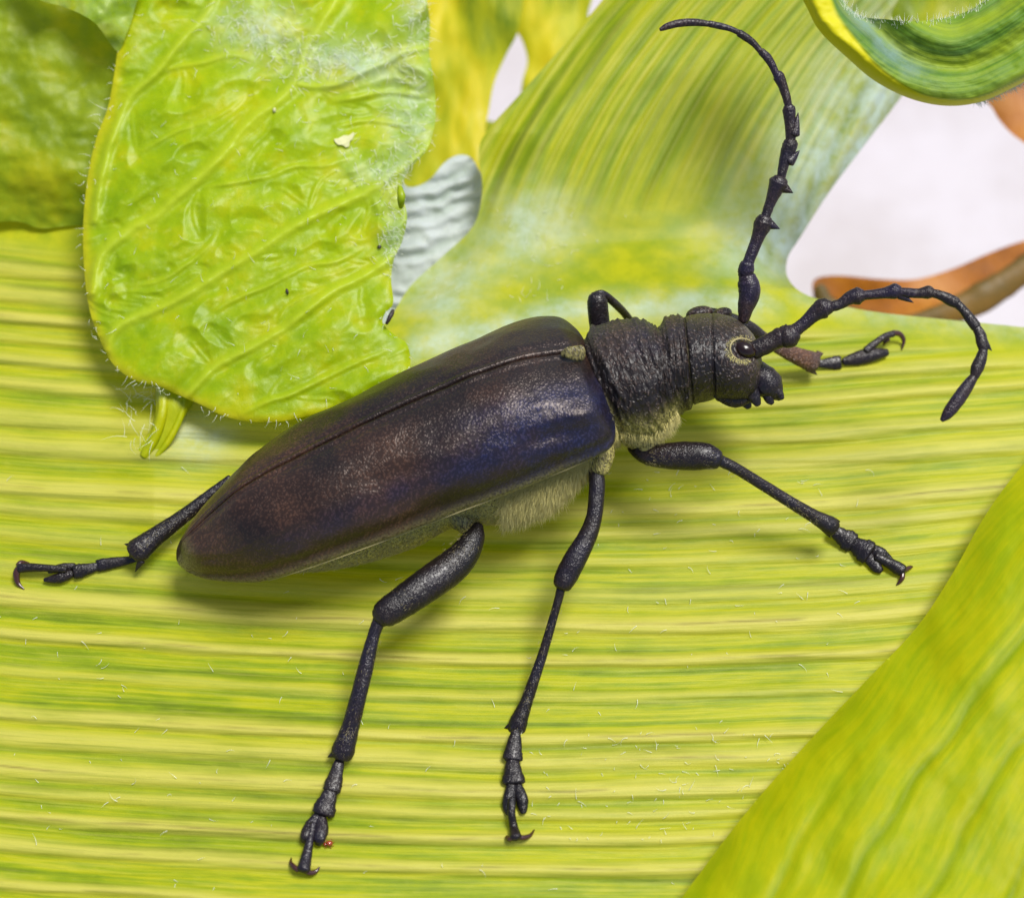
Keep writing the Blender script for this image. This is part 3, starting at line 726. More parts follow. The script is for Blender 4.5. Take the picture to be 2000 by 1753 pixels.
# body: one continuous mesh, abdomen > thorax > pronotum > head
ST_ = [  # top x,y  bottom x,y  depth  z centre
 (372, 1085, 380, 1104, 0.08, 1.72), (430, 1045, 452, 1108, 0.34, 1.68), (530, 985, 585, 1117, 0.68, 1.66), (640, 925, 702, 1102, 0.90, 1.66), (750, 870, 812, 1068, 1.02, 1.68), (850, 820, 895, 1026, 1.05, 1.70),
 (950, 785, 985, 1022, 1.06, 1.72), (1040, 750, 1078, 992, 1.06, 1.75), (1095, 722, 1150, 925, 1.04, 1.78), (1122, 700, 1185, 878, 1.00, 1.82),
 (1134, 684, 1200, 864, 0.98, 1.86), (1140, 662, 1216, 858, 1.06, 1.88), (1160, 642, 1238, 858, 1.14, 1.90), (1186, 632, 1262, 862, 1.18, 1.90), (1215, 627, 1284, 858, 1.18, 1.90), (1244, 625, 1303, 844, 1.16, 1.90), (1268, 631, 1316, 826, 1.12, 1.90),
 (1284, 641, 1326, 812, 1.06, 1.9), (1300, 623, 1336, 802, 1.07, 1.9), (1322, 618, 1346, 798, 1.06, 1.9), (1336, 619, 1354, 793, 1.03, 1.9), (1344, 617, 1362, 788, 1.06, 1.9), (1364, 613, 1380, 784, 1.05, 1.9), (1386, 611, 1393, 780, 1.03, 1.9),
 (1396, 611, 1402, 783, 1.04, 1.9), (1420, 616, 1418, 786, 1.04, 1.9), (1442, 626, 1438, 786, 1.00, 1.9), (1460, 640, 1458, 784, 0.92, 1.9), (1474, 658, 1473, 778, 0.80, 1.9), (1484, 682, 1482, 764, 0.62, 1.9), (1488, 702, 1487, 740, 0.36, 1.9), (1489, 715, 1489, 726, 0.1, 1.9)]
SA = catmull(np.array(ST_, float), 9)
ang = np.linspace(0, 2*pi, 161)[:-1]
nS = len(SA)
def body_surface(k, a, lift=0.0):
    k0 = int(math.floor(k)); f0 = k-k0; s_ = SA[k0]*(1-f0)+SA[min(k0+1, nS-1)]*f0
    c = np.array([(s_[0]+s_[2])/2, (s_[1]+s_[3])/2]); h = np.array([s_[0]-s_[2], s_[1]-s_[3]])/2
    hn = np.linalg.norm(h)+1e-6; f = (hn+lift)/hn
    sa = np.sin(a); ca = np.cos(a)
    px = c[0]+h[0]*sa*f; py = c[1]+h[1]*sa*f; z = s_[5]+s_[4]*ca*(1+lift/100/np.maximum(s_[4], .2))
    kk = (DIST-z)/DIST
    return np.stack([(px-1000)/100*kk, (876.5-py)/100*kk, z], -1)
V = []; hair = []
nS = len(SA)
for k in range(nS):
    idx = k/9.0
    A = ang
    pron = sstep(10.5, 12, idx)*sstep(20.2, 19, idx); head = sstep(20.5, 22, idx)
    # transverse wrinkles on the pronotum, finer on the neck
    wr = 2.6*np.abs(fbm(np.full_like(A, idx*2.6)+0.8*fbm(np.full_like(A, idx*.5), np.cos(A)*2+np.sin(A)*3, 4, 2), np.cos(A)*1.3+2*np.sin(A), 3, 3))*pron*3.6
    wr += 1.5*np.abs(fbm(np.full_like(A, idx*4.5), np.cos(A)*2.2+3*np.sin(A), 13, 2))*pron*2.2
    lift = wr + 1.2*fbm(np.full_like(A, idx*1.5), np.sin(A)*4+np.cos(A)*3, 9, 3)
    lift += -4.5*np.exp(-((idx-20.1)/0.22)**2) - 3.5*np.exp(-((idx-23.4)/0.30)**2)*np.clip(np.cos(A)+0.7, 0, 1) - 3*np.exp(-((idx-11.2)/0.25)**2)
    # jaw bulge under the eye, frontal hump between the antennae
    lift += head*(4*np.exp(-((idx-26.5)/1.4)**2-((np.arctan2(np.sin(A), np.cos(A))+0.7)/0.5)**2) - 7*np.exp(-((idx-26.3)/0.9)**2-((np.arctan2(np.sin(A), np.cos(A))-0.25)/0.28)**2))
    lift += -2.0*np.exp(-((np.mod(idx, 1.0)-0.5)/0.08)**2)*(idx < 7)
    V.append(body_surface(k, A, lift))
    low = sstep(-0.45, -0.9, np.sin(A))
    hr = 0.95*(idx < 7.5)*sstep(0.35, -0.15, np.sin(A))
    hr = np.maximum(hr, sstep(11.5, 10.2, idx)*sstep(0.0, -0.5, np.sin(A)))
    hr = np.maximum(hr, 0.8*low*sstep(19, 16, idx))
    hr = np.maximum(hr, (0.12+0.25*fbm(np.cos(A)*4+7, np.sin(A)*4, 6, 2))*np.exp(-((idx-20.15)/0.14)**2))
    hr = np.maximum(hr, 0.06*sstep(0.55, 0.95, np.sin(A))*sstep(20, 22, idx))
    hair.append(hr)
V = np.vstack(V); F = []
m = len(ang)
for k in range(nS-1):
    for j in range(m):
        F.append((k*m+j, k*m+(j+1) % m, (k+1)*m+(j+1) % m, (k+1)*m+j))
F.append(tuple(range(m))); F.append(tuple(range((nS-1)*m, nS*m))[::-1])
body = mesh_obj('body', V, F, M_body, beetle, bb, attrs=dict(hair=np.concatenate(hair)))

# scutellum
mb = MB(); tube(mb, [W(1098, 692, 2.93), W(1112, 689, 2.98), W(1136, 690, 2.9)], [0.05, 0.12, 0.14], 14, 0.35, rough=0.12)
mb.build('scutellum', M_body, beetle, bb, attrs=dict(hair=np.full(len(mb.verts()), 0.35)))

# eye: kidney-shaped glossy bead, with a pale hairy rim
def ellipsoid(mb, c, ax, ay, az, rot=0.0, n=20, m_=12):
    v = []; f = []
    for i in range(m_+1):
        th = pi*i/m_
        for j in range(n):
            ph = 2*pi*j/n
            x, y, z = ax*sin(th)*cos(ph), ay*sin(th)*sin(ph), az*cos(th)
            v.append((c[0]+x*cos(rot)-y*sin(rot), c[1]+x*sin(rot)+y*cos(rot), c[2]+z))
    for i in range(m_):
        for j in range(n):
            f.append((i*n+j, (i+1)*n+j, (i+1)*n+(j+1) % n, i*n+(j+1) % n))
    mb.add(v, f)
_pk = DIST/(DIST-V[:, 2]); _px = 1000+100*V[:, 0]*_pk; _py = 876.5-100*V[:, 1]*_pk
def bodyz(px, py):
    q_ = (_px-px)**2+(_py-py)**2 + 1e6*(V[:, 2] < 1.9); return float(V[np.argmin(q_), 2])
EZ = bodyz(1450, 683)
mb = MB(); ellipsoid(mb, W(1454, 683, EZ-0.05), 0.22, 0.16, 0.17, rot=-0.35)
eye = mb.build('eye', M_eye, beetle, bb)
mb = MB(); P = []
for a in np.linspace(0.2, 2*pi-0.9, 26):
    e = np.array([0.25*cos(a+0.6), 0.20*sin(a+0.6)]); r = -0.35
    P.append(W(1452, 683, bodyz(1452+27*cos(a+0.6), 683-20*sin(a+0.6))+0.02) + np.array([e[0]*cos(r)-e[1]*sin(r), e[0]*sin(r)+e[1]*cos(r), 0]))
tube(mb, P, [0.014]*len(P), 8, 0.8, interp=False, rough=0.3); mb.build('eye_rim', M_rimh, eye, bb)
mb = MB(); ellipsoid(mb, W(1410, 614, 1.3), 0.2, 0.13, 0.2, 0.3); ellipsoid(mb, W(1366, 612, 1.35), 0.26, 0.14, 0.22, 0.2); mb.build('eye', M_body, beetle, bb)

# mandibles, labrum and palps
def lobe(mb, pts, R, z, flat=0.6, **k):
    tube(mb, [W(a, b, z if not hasattr(z, '__len__') else z[i]) for i, (a, b) in enumerate(pts)], [r/100 for r in R], 18, flat, **k)
mb = MB(); lobe(mb, [(1480, 732), (1492, 742), (1505, 756), (1516, 768), (1524, 776)], [24, 29, 26, 17, 8], 2.15, 0.9, rough=0.06)
lobe(mb, [(1498, 765), (1503, 780), (1508, 787)], [12, 9, 5], 2.2, 0.8)
lobe(mb, [(1510, 760), (1522, 768), (1527, 778)], [12, 8, 5], 2.25, 0.8)
mb.build('mandible', M_leg, beetle, bb)
mb = MB(); lobe(mb, [(1478, 720), (1495, 735), (1512, 758), (1522, 770)], [18, 20, 16, 7], 1.55, 0.9, rough=0.06); mb.build('mandible', M_leg, beetle, bb)
mb = MB(); lobe(mb, [(1440, 762), (1455, 782), (1462, 795)], [20, 13, 6], 2.1, 0.8, rough=0.1); mb.build('palp', M_leg, beetle, bb)
mb = MB(); lobe(mb, [(1462, 756), (1474, 776), (1480, 790)], [18, 12, 6], 2.3, 0.8, rough=0.1); mb.build('palp', M_leg, beetle, bb)
mb = MB(); lobe(mb, [(1404, 760), (1424, 775), (1446, 778), (1466, 772)], [18, 17, 16, 10], 2.2, 0.8, rough=0.08); mb.build('cheek', M_body, beetle, bb)

# antennae
def spine(mb, p0, p1, r, z0, z1):
    p0 = W(*p0, z0); p1 = W(*p1, z1)
    tube(mb, [p0, (p0*0.5+p1*0.5), p1], [r/100, r*0.6/100, 0.006], 10, 0.8, cap=True)
def antenna(segs, z0, z1):
    an = part_empty('antenna', beetle); n = len(segs)
    for i, sg in enumerate(segs):
        pts, R, sp = sg; m_ = len(pts); mb = MB()
        za = z0+(z1-z0)*i/n; zb = z0+(z1-z0)*(i+1)/n
        P = [W(a, b, za+(zb-za)*k/(m_-1)) for k, (a, b) in enumerate(pts)]
        tube(mb, P, [r*0.9/100 for r in R], 16, 0.85, rough=0.05, seed=i*3+1, sub=7)
        if sp:
            for (a, b, r) in sp: spine(mb, a, b, r, zb-0.02, zb)
        mb.build('antenna_segment', M_ant, an, bb)
    return an
antenna([
 ([(1452, 626), (1457, 600), (1464, 570), (1460, 548), (1457, 540)], [11, 17, 23, 21, 17], None),
 ([(1456, 538), (1457, 528), (1459, 516)], [15, 17, 15], None),
 ([(1459, 518), (1470, 490), (1481, 462), (1490, 438), (1494, 427)], [12, 12, 14, 19, 16], [((1494, 434), (1523, 447), 13)]),
 ([(1495, 424), (1503, 400), (1513, 375), (1521, 358), (1524, 352)], [10, 11, 15, 21, 17], [((1522, 362), (1549, 377), 14)]),
 ([(1525, 350), (1530, 325), (1537, 300), (1543, 284), (1544, 277)], [9, 11, 14, 16, 14], [((1542, 315), (1562, 294), 11)]),
 ([(1544, 276), (1545, 255), (1543, 235), (1541, 215), (1540, 209)], [10, 12, 12, 14, 11], [((1552, 262), (1559, 220), 10)]),
 ([(1540, 208), (1536, 190), (1529, 168), (1521, 150), (1517, 145)], [8, 9, 10, 12, 9], None),
 ([(1516, 145), (1508, 127), (1498, 112), (1487, 101)], [7, 8, 9, 8], None),
 ([(1486, 101), (1472, 85), (1458, 74), (1444, 65)], [6, 7, 8, 8], None),
 ([(1443, 64), (1425, 56), (1405, 51), (1386, 47)], [6, 6, 7, 7], None),
 ([(1385, 47), (1355, 44), (1325, 46), (1303, 52), (1290, 58)], [6, 8, 8, 7, 4], None)], 1.9, 2.7)
antenna([
 ([(1472, 684), (1490, 676), (1508, 667), (1526, 658)], [19, 19, 19, 21], None),
 ([(1528, 656), (1540, 656), (1551, 650)], [21, 25, 19], None),
 ([(1553, 645), (1570, 632), (1590, 614), (1608, 602), (1620, 599)], [14, 13, 16, 21, 15], None),
 ([(1620, 600), (1640, 594), (1660, 582), (1676, 578), (1684, 577)], [11, 11, 14, 18, 13], None),
 ([(1684, 577), (1705, 575), (1730, 572), (1748, 569), (1756, 569)], [10, 10, 12, 16, 12], [((1758, 577), (1784, 591), 8)]),
 ([(1756, 570), (1775, 572), (1795, 573), (1812, 571), (1820, 572)], [9, 10, 10, 14, 11], None),
 ([(1820, 572), (1838, 577), (1856, 586), (1868, 592)], [9, 10, 12, 11], None),
 ([(1868, 592), (1882, 606), (1896, 624), (1906, 638)], [9, 9, 11, 11], None),
 ([(1906, 638), (1914, 652), (1918, 668), (1921, 682)], [9, 11, 12, 10], [((1923, 668), (1937, 685), 7)]),
 ([(1921, 682), (1916, 700), (1908, 720), (1903, 736)], [9, 12, 13, 9], [((1910, 725), (1905, 743), 6)]),
 ([(1902, 736), (1888, 756), (1870, 782), (1852, 806), (1840, 820)], [9, 13, 14, 12, 5], None)], 2.6, 3.3)

# legs
def P3(l): return [W(a, b, z) for a, b, z in l]
def leg(femur, tibia, tarsus, lobes, clawseg, claws, spurs, mats=(None, None)):
    L = part_empty('leg', beetle)
    if femur:
        mb = MB(); tube(mb, P3([f[:3] for f in femur]), [f[3]/100 for f in femur], 22, 0.8, rough=0.03, seed=4, sub=8); mb.build('femur', M_leg, L, bb)
    if tibia:
        mb = MB(); tube(mb, P3([f[:3] for f in tibia]), [f[3]*0.87/100 for f in tibia], 18, 0.75, rough=0.04, seed=8, sub=10, capk=0.45)
        for (p0, p1, r) in spurs: tube(mb, P3([p0, tuple((np.array(p0)+np.array(p1))/2), p1]), [r/100, r*0.6/100, 0.006], 8, 0.9)
        mb.build('tibia', mats[1] or M_leg, L, bb)
    for sgm in tarsus:
        p0, p1, w0, w1 = sgm
        a = np.array(W(*p0)); b = np.array(W(*p1)); a = a-(b-a)/np.linalg.norm(b-a)*0.13; t_ = np.linspace(0, 1, 6)[:, None]
        mb = MB(); P = a*(1-t_)+b*t_
        tube(mb, P, (np.array([0.9, 1.05, 1.3, 1.55, 1.75, 1.85])/1.95*(w1-0)/100*np.clip(np.array([w0/w1*1.6, 1, 1, 1, 1, 1]), .6, 1.1)), 16, 0.5, interp=True, sub=3, rough=0.08, seed=int(p0[0]), capk=0.2)
        # two hind corners of the heart shaped joint
        dr = (b-a)/np.linalg.norm(b-a); sd = np.array([-dr[1], dr[0], 0])
        for s_ in (-1, 1):
            c0 = b + sd*s_*w1*0.55/100 - dr*0.07; tube(mb, [c0-dr*0.05, c0+dr*0.04, c0+dr*0.10+sd*s_*0.02], [w1*0.42/100, w1*0.36/100, w1*0.15/100], 10, 0.7)
        mb.build('tarsal_segment', M_leg, L, bb)
    if lobes:
        mb = MB()
        for lb in lobes: tube(mb, P3([f[:3] for f in lb]), [f[3]/100 for f in lb], 14, 0.6, rough=0.12, seed=2)
        mb.build('tarsal_segment', M_leg, L, bb)
    if clawseg:
        mb = MB(); tube(mb, P3([f[:3] for f in clawseg]), [f[3]/100 for f in clawseg], 14, 0.75, rough=0.08, seed=6); mb.build('tarsal_segment', M_leg, L, bb)
    for cw in claws:
        n = len(cw); mb = MB(); tube(mb, P3([f[:3] for f in cw]), [f[3]/100 for f in cw], 10, 0.8); mb.build('claw', M_claw, L, bb)
    return L
def g(px, py, h=0.1): return (px, py, zl(px, py)+h)
# right hind
leg([(934, 1026, 2.25, 10), (925, 1052, 2.35, 21), (900, 1090, 2.5, 29), (862, 1122, 2.7, 32), (822, 1150, 2.85, 31), (785, 1176, 2.95, 29), (752, 1198, 3.0, 26), (742, 1205, 3.0, 20)],
    [(741, 1210, 3.0, 14), (730, 1240, 3.0, 13), (715, 1300, 3.02, 16), (700, 1360, 3.05, 17), (684, 1420, 3.0, 19), (671, 1462, 2.98, 24), (667, 1476, 2.96, 22)],
    [(g(662, 1490, .18), g(648, 1543, .13), 9, 18), (g(645, 1545, .13), g(631, 1588, .12), 9, 22)],
    [[(*g(622, 1592), 9), (*g(610, 1612), 14), (*g(598, 1632), 11), (*g(592, 1642), 6)], [(*g(626, 1592), 9), (*g(627, 1615), 13), (*g(624, 1636), 12), (*g(622, 1647), 7)]],
    [(*g(612, 1608, .2), 6), (*g(605, 1640, .18), 7), (*g(599, 1670, .16), 10), (*g(593, 1696, .15), 12)],
    [[(*g(582, 1698, .14), 5), (*g(574, 1692, .1), 5), (*g(568, 1684, .05), 3.5), (*g(569, 1674, .02), 1)], [(*g(596, 1700, .14), 5), (*g(608, 1704, .1), 5), (*g(618, 1700, .05), 3.5), (*g(624, 1692, .02), 1)]],
    [((655, 1470, 2.98), (640, 1478, 2.95), 8), ((682, 1468, 2.98), (690, 1476, 2.96), 5)])
# right middle
leg([(1164, 918, 2.3, 15), (1166, 955, 2.35, 15), (1160, 1010, 2.4, 15), (1145, 1052, 2.45, 18), (1124, 1090, 2.5, 21), (1106, 1125, 2.5, 21), (1098, 1142, 2.5, 18)],
    [(1096, 1148, 2.48, 10), (1088, 1180, 2.45, 9), (1062, 1270, 2.4, 10), (1042, 1330, 2.4, 12), (1026, 1375, 2.4, 14), (1013, 1408, 2.4, 19), (1009, 1428, 2.4, 18)],
    [(g(1006, 1438, .2), g(1001, 1482, .14), 9, 19), (g(1001, 1490, .14), g(1003, 1528, .13), 9, 22)],
    [[(*g(1000, 1532), 10), (*g(995, 1555), 11), (*g(992, 1575), 10), (*g(994, 1588), 6)], [(*g(1010, 1534), 9), (*g(1018, 1556), 11), (*g(1021, 1575), 10), (*g(1022, 1585), 6)]],
    [(*g(1000, 1560, .2), 7), (*g(999, 1588, .18), 7), (*g(1003, 1612, .16), 8), (*g(1007, 1634, .15), 11)],
    [[(*g(1000, 1636, .14), 5), (*g(994, 1638, .1), 5), (*g(990, 1634, .05), 4), (*g(989, 1631, .02), 1)], [(*g(1012, 1634, .14), 5), (*g(1024, 1635, .1), 5), (*g(1036, 1630, .05), 3.5), (*g(1044, 1619, .02), 1)]],
    [((1000, 1416, 2.4), (985, 1421, 2.38), 8), ((1020, 1420, 2.4), (1026, 1432, 2.38), 5)])
# right front
leg([(1240, 868, 1.9, 18), (1262, 885, 2.0, 20), (1300, 890, 2.1, 24), (1345, 890, 2.15, 27), (1378, 891, 2.2, 25), (1400, 897, 2.2, 19)],
    [(1404, 898, 2.2, 13), (1440, 916, 2.1, 12), (1492, 948, 1.9, 12), (1550, 984, 1.7, 13), (1590, 1008, 1.55, 15), (1618, 1024, 1.45, 20), (1627, 1032, 1.4, 19)],
    [(g(1634, 1040, .2), g(1664, 1060, .14), 12, 22), (g(1668, 1062, .14), g(1697, 1080, .13), 13, 25)],
    [[(*g(1690, 1080), 12), (*g(1702, 1096), 11), (*g(1713, 1108), 11), (*g(1720, 1114), 7)], [(*g(1700, 1070), 10), (*g(1716, 1080), 13), (*g(1730, 1088), 11), (*g(1742, 1094), 5)]],
    [(*g(1712, 1086, .2), 7), (*g(1734, 1098, .18), 10), (*g(1752, 1108, .16), 13), (*g(1762, 1114, .15), 12)],
    [[(*g(1764, 1114, .14), 5), (*g(1772, 1110, .1), 4.5), (*g(1779, 1107, .05), 3.5), (*g(1783, 1106, .02), 1)], [(*g(1763, 1118, .14), 5), (*g(1762, 1128, .1), 5), (*g(1757, 1136, .05), 3.5), (*g(1751, 1142, .02), 1)]],
    [((1632, 1018, 1.42), (1641, 1018, 1.4), 7), ((1616, 1040, 1.42), (1622, 1050, 1.4), 5)])
# left front: femur behind the head, brown tibia under the antenna
leg([(1335, 640, 0.9, 16), (1375, 618, 0.8, 17), (1420, 624, 0.6, 15), (1462, 640, 0.4, 14), (1486, 656, 0.2, 12)],
    [(1480, 650, 0.2, 12), (1510, 672, 0.0, 14), (1545, 690, -0.15, 18), (1572, 701, -0.3, 22), (1590, 708, -0.4, 24)],
    [(g(1606, 710, .2), g(1640, 708, .16), 9, 15)],
    [[(*g(1648, 706, .16), 8), (*g(1675, 700, .18), 14), (*g(1705, 692, .18), 14), (*g(1732, 688, .14), 8)]],
    [(*g(1692, 684, .26), 8), (*g(1712, 668, .4), 7), (*g(1730, 656, .45), 7), (*g(1744, 652, .42), 7)],
    [[(*g(1744, 650, .42), 6), (*g(1757, 652, .36), 5.5), (*g(1765, 664, .2), 4.5), (*g(1762, 682, .04), 1.2)], [(*g(1735, 662, .35), 5), (*g(1728, 668, .25), 4), (*g(1726, 675, .1), 1.5)]],
    [((1580, 718, -.35), (1596, 732, -.45), 9), ((1598, 692, -.4), (1608, 690, -.4), 8)], (None, M_rbr))
# left middle: knee raised beside the shoulder
leg([(1178, 668, 0.7, 20), (1172, 640, 0.8, 20), (1168, 605, 0.9, 20), (1167, 585, 0.95, 19), (1168, 578, 0.95, 15)],
    [(1164, 574, 0.95, 7), (1178, 574, 0.92, 8), (1198, 590, 0.7, 9), (1220, 612, 0.3, 9), (1240, 640, -0.1, 9)], [], None, None, [], [])
# left hind
leg(None, [(450, 935, 0.9, 10), (411, 965, 0.95, 12), (375, 995, 1.0, 15), (338, 1023, 1.05, 18), (300, 1050, 1.1, 22), (273, 1072, 1.15, 27), (264, 1080, 1.15, 25)],
    [(g(262, 1092, .16), g(192, 1104, .13), 5, 13), (g(186, 1107, .13), g(146, 1117, .12), 9, 15)],
    [[(*g(140, 1120), 8), (*g(120, 1127), 10), (*g(102, 1131), 8), (*g(87, 1132), 4)], [(*g(146, 1106), 7), (*g(125, 1108), 9), (*g(106, 1112), 7), (*g(95, 1116), 4)]],
    [(*g(128, 1112, .2), 6), (*g(95, 1109, .22), 7), (*g(60, 1108, .2), 9), (*g(38, 1109, .18), 9)],
    [[(*g(38, 1108, .16), 7), (*g(32, 1120, .14), 7), (*g(35, 1138, .1), 5), (*g(47, 1150, .02), 1.2)], [(*g(36, 1104, .16), 6), (*g(42, 1098, .14), 5), (*g(57, 1099, .05), 1.5)]],
    [((262, 1066, 1.15), (243, 1062, 1.1), 8), ((276, 1095, 1.15), (264, 1116, 1.05), 8), ((258, 1082, 1.15), (252, 1090, 1.1), 6)])

# coxae and golden plush
def coxa(pts, R, z): 
    mb = MB(); lobe(mb, pts, R, z, 0.9, rough=0.12); o = mb.build('coxa', M_body, beetle, bb); 
    at = o.data.attributes.new('hair', 'FLOAT', 'POINT'); at.data.foreach_set('value', [0.7]*len(o.data.vertices))
coxa([(1222, 838), (1250, 852), (1262, 868), (1262, 884)], [26, 30, 24, 16], 2.0)
coxa([(1172, 862), (1178, 890), (1170, 918)], [24, 22, 16], 2.35)
coxa([(890, 1005), (912, 1022), (928, 1034)], [24, 22, 15], 2.1)

def strands(name, mat, pts, dirs, lens, r, parent=None, base=(0, 0, 0), bend=0.3, seg=3, label=None, seed=1):
    """thin tapering three-sided hairs"""
    g_ = np.random.default_rng(seed); n = len(pts); pts = np.asarray(pts, float); dirs = np.asarray(dirs, float)
    dirs /= np.linalg.norm(dirs, axis=1)[:, None]
    bd = g_.normal(size=(n, 3))*bend; v = np.zeros((n, (seg+1)*3, 3)); p = pts.copy(); d = dirs.copy()
    for k in range(seg+1):
        ref = np.tile([0.3, 0.2, 0.93], (n, 1)); a = np.cross(d, ref); a /= np.linalg.norm(a, axis=1)[:, None]+1e-9; b = np.cross(d, a)
        rad = r*(1-0.9*k/seg)
        for j in range(3):
            v[:, k*3+j] = p + rad*(math.cos(j*2.094)*a+math.sin(j*2.094)*b)
        p = p + d*(lens/seg)[:, None]; d = d+bd/seg; d /= np.linalg.norm(d, axis=1)[:, None]
    F = []
    for k in range(seg):
        for j in range(3):
            F.append((k*3+j, k*3+(j+1) % 3, (k+1)*3+(j+1) % 3, (k+1)*3+j))
    F = np.array(F); FF = (F[None]+(np.arange(n)*(seg+1)*3)[:, None, None]).reshape(-1, 4)
    o = mesh_obj(name, v.reshape(-1, 3), FF, mat, parent, base); o['kind'] = 'stuff'
    return o
pts = []; dirs = []
rg = np.random.default_rng(3)
def body_pt(idx, a, lift=0):
    k = float(np.clip(idx*9, 0, nS-1)); return body_surface(k, np.array(a), lift)
for _ in range(11000):        # plush of the hind breast
    idx = rg.uniform(6.0, 8.9); a = rg.uniform(-1.45, 0.15)
    pts.append(body_pt(idx, a, -1)); dirs.append((-0.30+rg.normal()*0.22, -0.9+rg.normal()*0.12, 0.25*cos(a)+rg.normal()*0.25))
for _ in range(2600):        # side of the breast behind the pronotum
    idx = rg.uniform(8.9, 10.8); a = rg.uniform(-1.6, 0.1)
    pts.append(body_pt(idx, a, -1)); dirs.append((-0.1+rg.normal()*0.25, -0.8, 0.35+rg.normal()*0.25))
for _ in range(1500):
    idx = rg.uniform(11, 17); a = rg.uniform(-1.7, -1.0)
    pts.append(body_pt(idx, a, -1)); dirs.append((0.1+rg.normal()*0.3, -0.8, 0.4+rg.normal()*0.3))
L_ = rg.uniform(0.10, 0.22, len(pts)); L_[:11000] *= 1.5
strands('hair', M_gold, pts, dirs, L_, 0.0055, beetle, bb, seed=4)
pts = []; dirs = []
for _ in range(260):
    a = rg.uniform(0.6, 5.2); r_ = rg.uniform(0.21, 0.31); px = 1452+100*r_*1.1*cos(a); py = 683-100*r_*0.85*sin(a)
    pts.append(W(px, py, bodyz(px, py)+0.01)); dirs.append((cos(a+0.5), sin(a+0.5), 0.25))
strands('hair', M_gold, pts, dirs, rg.uniform(0.03, 0.07, len(pts)), 0.0035, beetle, bb, seed=5)
pts = []; dirs = []
for _ in range(9000):        # short down on the abdomen flank
    idx = rg.uniform(1.0, 6.2); a = rg.uniform(-1.55, 0.0)
    pts.append(body_pt(idx, a, -0.5)); dirs.append((-0.75+rg.normal()*0.15, -0.45, 0.25+rg.normal()*0.15))
strands('down', M_gold, pts, dirs, rg.uniform(0.05, 0.10, len(pts)), 0.004, beetle, bb, seed=6)

# fringe on the front femur and other fine setae on the legs
pts = []; dirs = []
def along(poly, n, r, side=(-1.6, 0.0), L=(0.04, 0.1)):
    P = np.array([W(a, b, z) for a, b, z in poly])
    for _ in range(n):
        t_ = rg.uniform(0, len(P)-1.001); i = int(t_); f_ = t_-i; p = P[i]*(1-f_)+P[i+1]*f_; T = P[i+1]-P[i]; T /= np.linalg.norm(T)
        sd = np.cross(T, (0, 0, 1)); sd /= np.linalg.norm(sd); a = rg.uniform(0, 2*pi)
        o_ = sd*cos(a)+np.array([0, 0, 1])*sin(a); pts.append(p+o_*r*0.9/100); dirs.append(o_*0.6+T*0.9+rg.normal(size=3)*0.15)
along([(1262, 888, 2.0), (1300, 892, 2.1), (1345, 890, 2.15), (1395, 896, 2.2)], 500, 22)
along([(730, 1240, 3), (684, 1420, 3), (668, 1470, 2.97)], 260, 16); along([(1088, 1180, 2.45), (1042, 1330, 2.4), (1011, 1420, 2.4)], 200, 12)
along([(411, 965, .95), (300, 1050, 1.1), (268, 1076, 1.15)], 200, 19); along([(1440, 916, 2.1), (1550, 984, 1.7), (1622, 1028, 1.4)], 240, 13)
along([(925, 1052, 2.35), (862, 1122, 2.7), (785, 1176, 2.95)], 350, 28)
strands('hair', M_rimh, pts, dirs, rg.uniform(0.03, 0.08, len(pts)), 0.003, beetle, bb, seed=9)

# ------------------------------------------------------------------ hairs of the crinkled and curled leaf
pts = []; dirs = []; Ls = []
PC = catmull(np.array(CRK, float), 6, True)
def crk_z1(px, py): 
    x = np.array([float(px)]); y = np.array([float(py)]); _c.clear(); return float(z_crk(x, y)[0])
for i in range(len(PC)):
    x_, y_ = PC[i]
    if y_ < -20: continue
    left = x_ < 320 and y_ < 770
    nh = (1 if rg.random() < 0.75 else 0) if left else (1 if rg.random() < 0.5 else 0)
    for _ in range(nh):
        px, py = x_+rg.normal()*3, y_+rg.normal()*4
        nrm = (PC[i]-np.array([480, 400])); nrm /= np.linalg.norm(nrm)
        pts.append(W(px, py, crk_z1(px, py)+0.02)); dirs.append((nrm[0]+rg.normal()*0.6, -nrm[1]+rg.normal()*0.6, 0.3+rg.normal()*0.3)); Ls.append(rg.uniform(0.06, 0.15)*(1+2.2*rg.random()**3)*(1.0 if left else 0.7))
for _ in range(900):
    c = [(500, 55, 60, 36), (690, 120, 90, 30), (800, 235, 34, 56), (815, 20, 22, 50), (772, 450, 18, 50), (770, 330, 55, 22), (600, 115, 40, 30)][rg.integers(7)]
    px, py = rg.normal(c[0], c[2]), rg.normal(c[1], c[3])
    if not (200 < px < 842 and py > -20): continue
    if not pt_in_poly(np.array([px]), np.array([py]), PC)[0]: continue
    pts.append(W(px, py, crk_z1(px, py)+0.01)); dirs.append((rg.normal()*0.6+0.3, rg.normal()*0.5-0.4, 0.45)); Ls.append(rg.uniform(0.12, 0.34))
for _ in range(130):
    px, py = rg.uniform(180, 780), rg.uniform(10, 780)
    if not pt_in_poly(np.array([px]), np.array([py]), PC)[0]: continue
    pts.append(W(px, py, crk_z1(px, py)+0.01)); dirs.append((rg.normal()*0.7, rg.normal()*0.7, 0.35)); Ls.append(rg.uniform(0.08, 0.26))
for _ in range(34):   # tangle by the stalk
    px, py = rg.uniform(240, 320), rg.uniform(750, 870)
    pts.append(W(px, py, zl(px, py)+0.35)); dirs.append((rg.normal(), rg.normal()-0.5, rg.normal()*0.3)); Ls.append(rg.uniform(0.2, 0.6))
strands('hair', M_whair, pts, dirs, np.array(Ls), 0.0048, crk_t, W(330, 780, 0.3), bend=0.9, seg=6, seed=8)
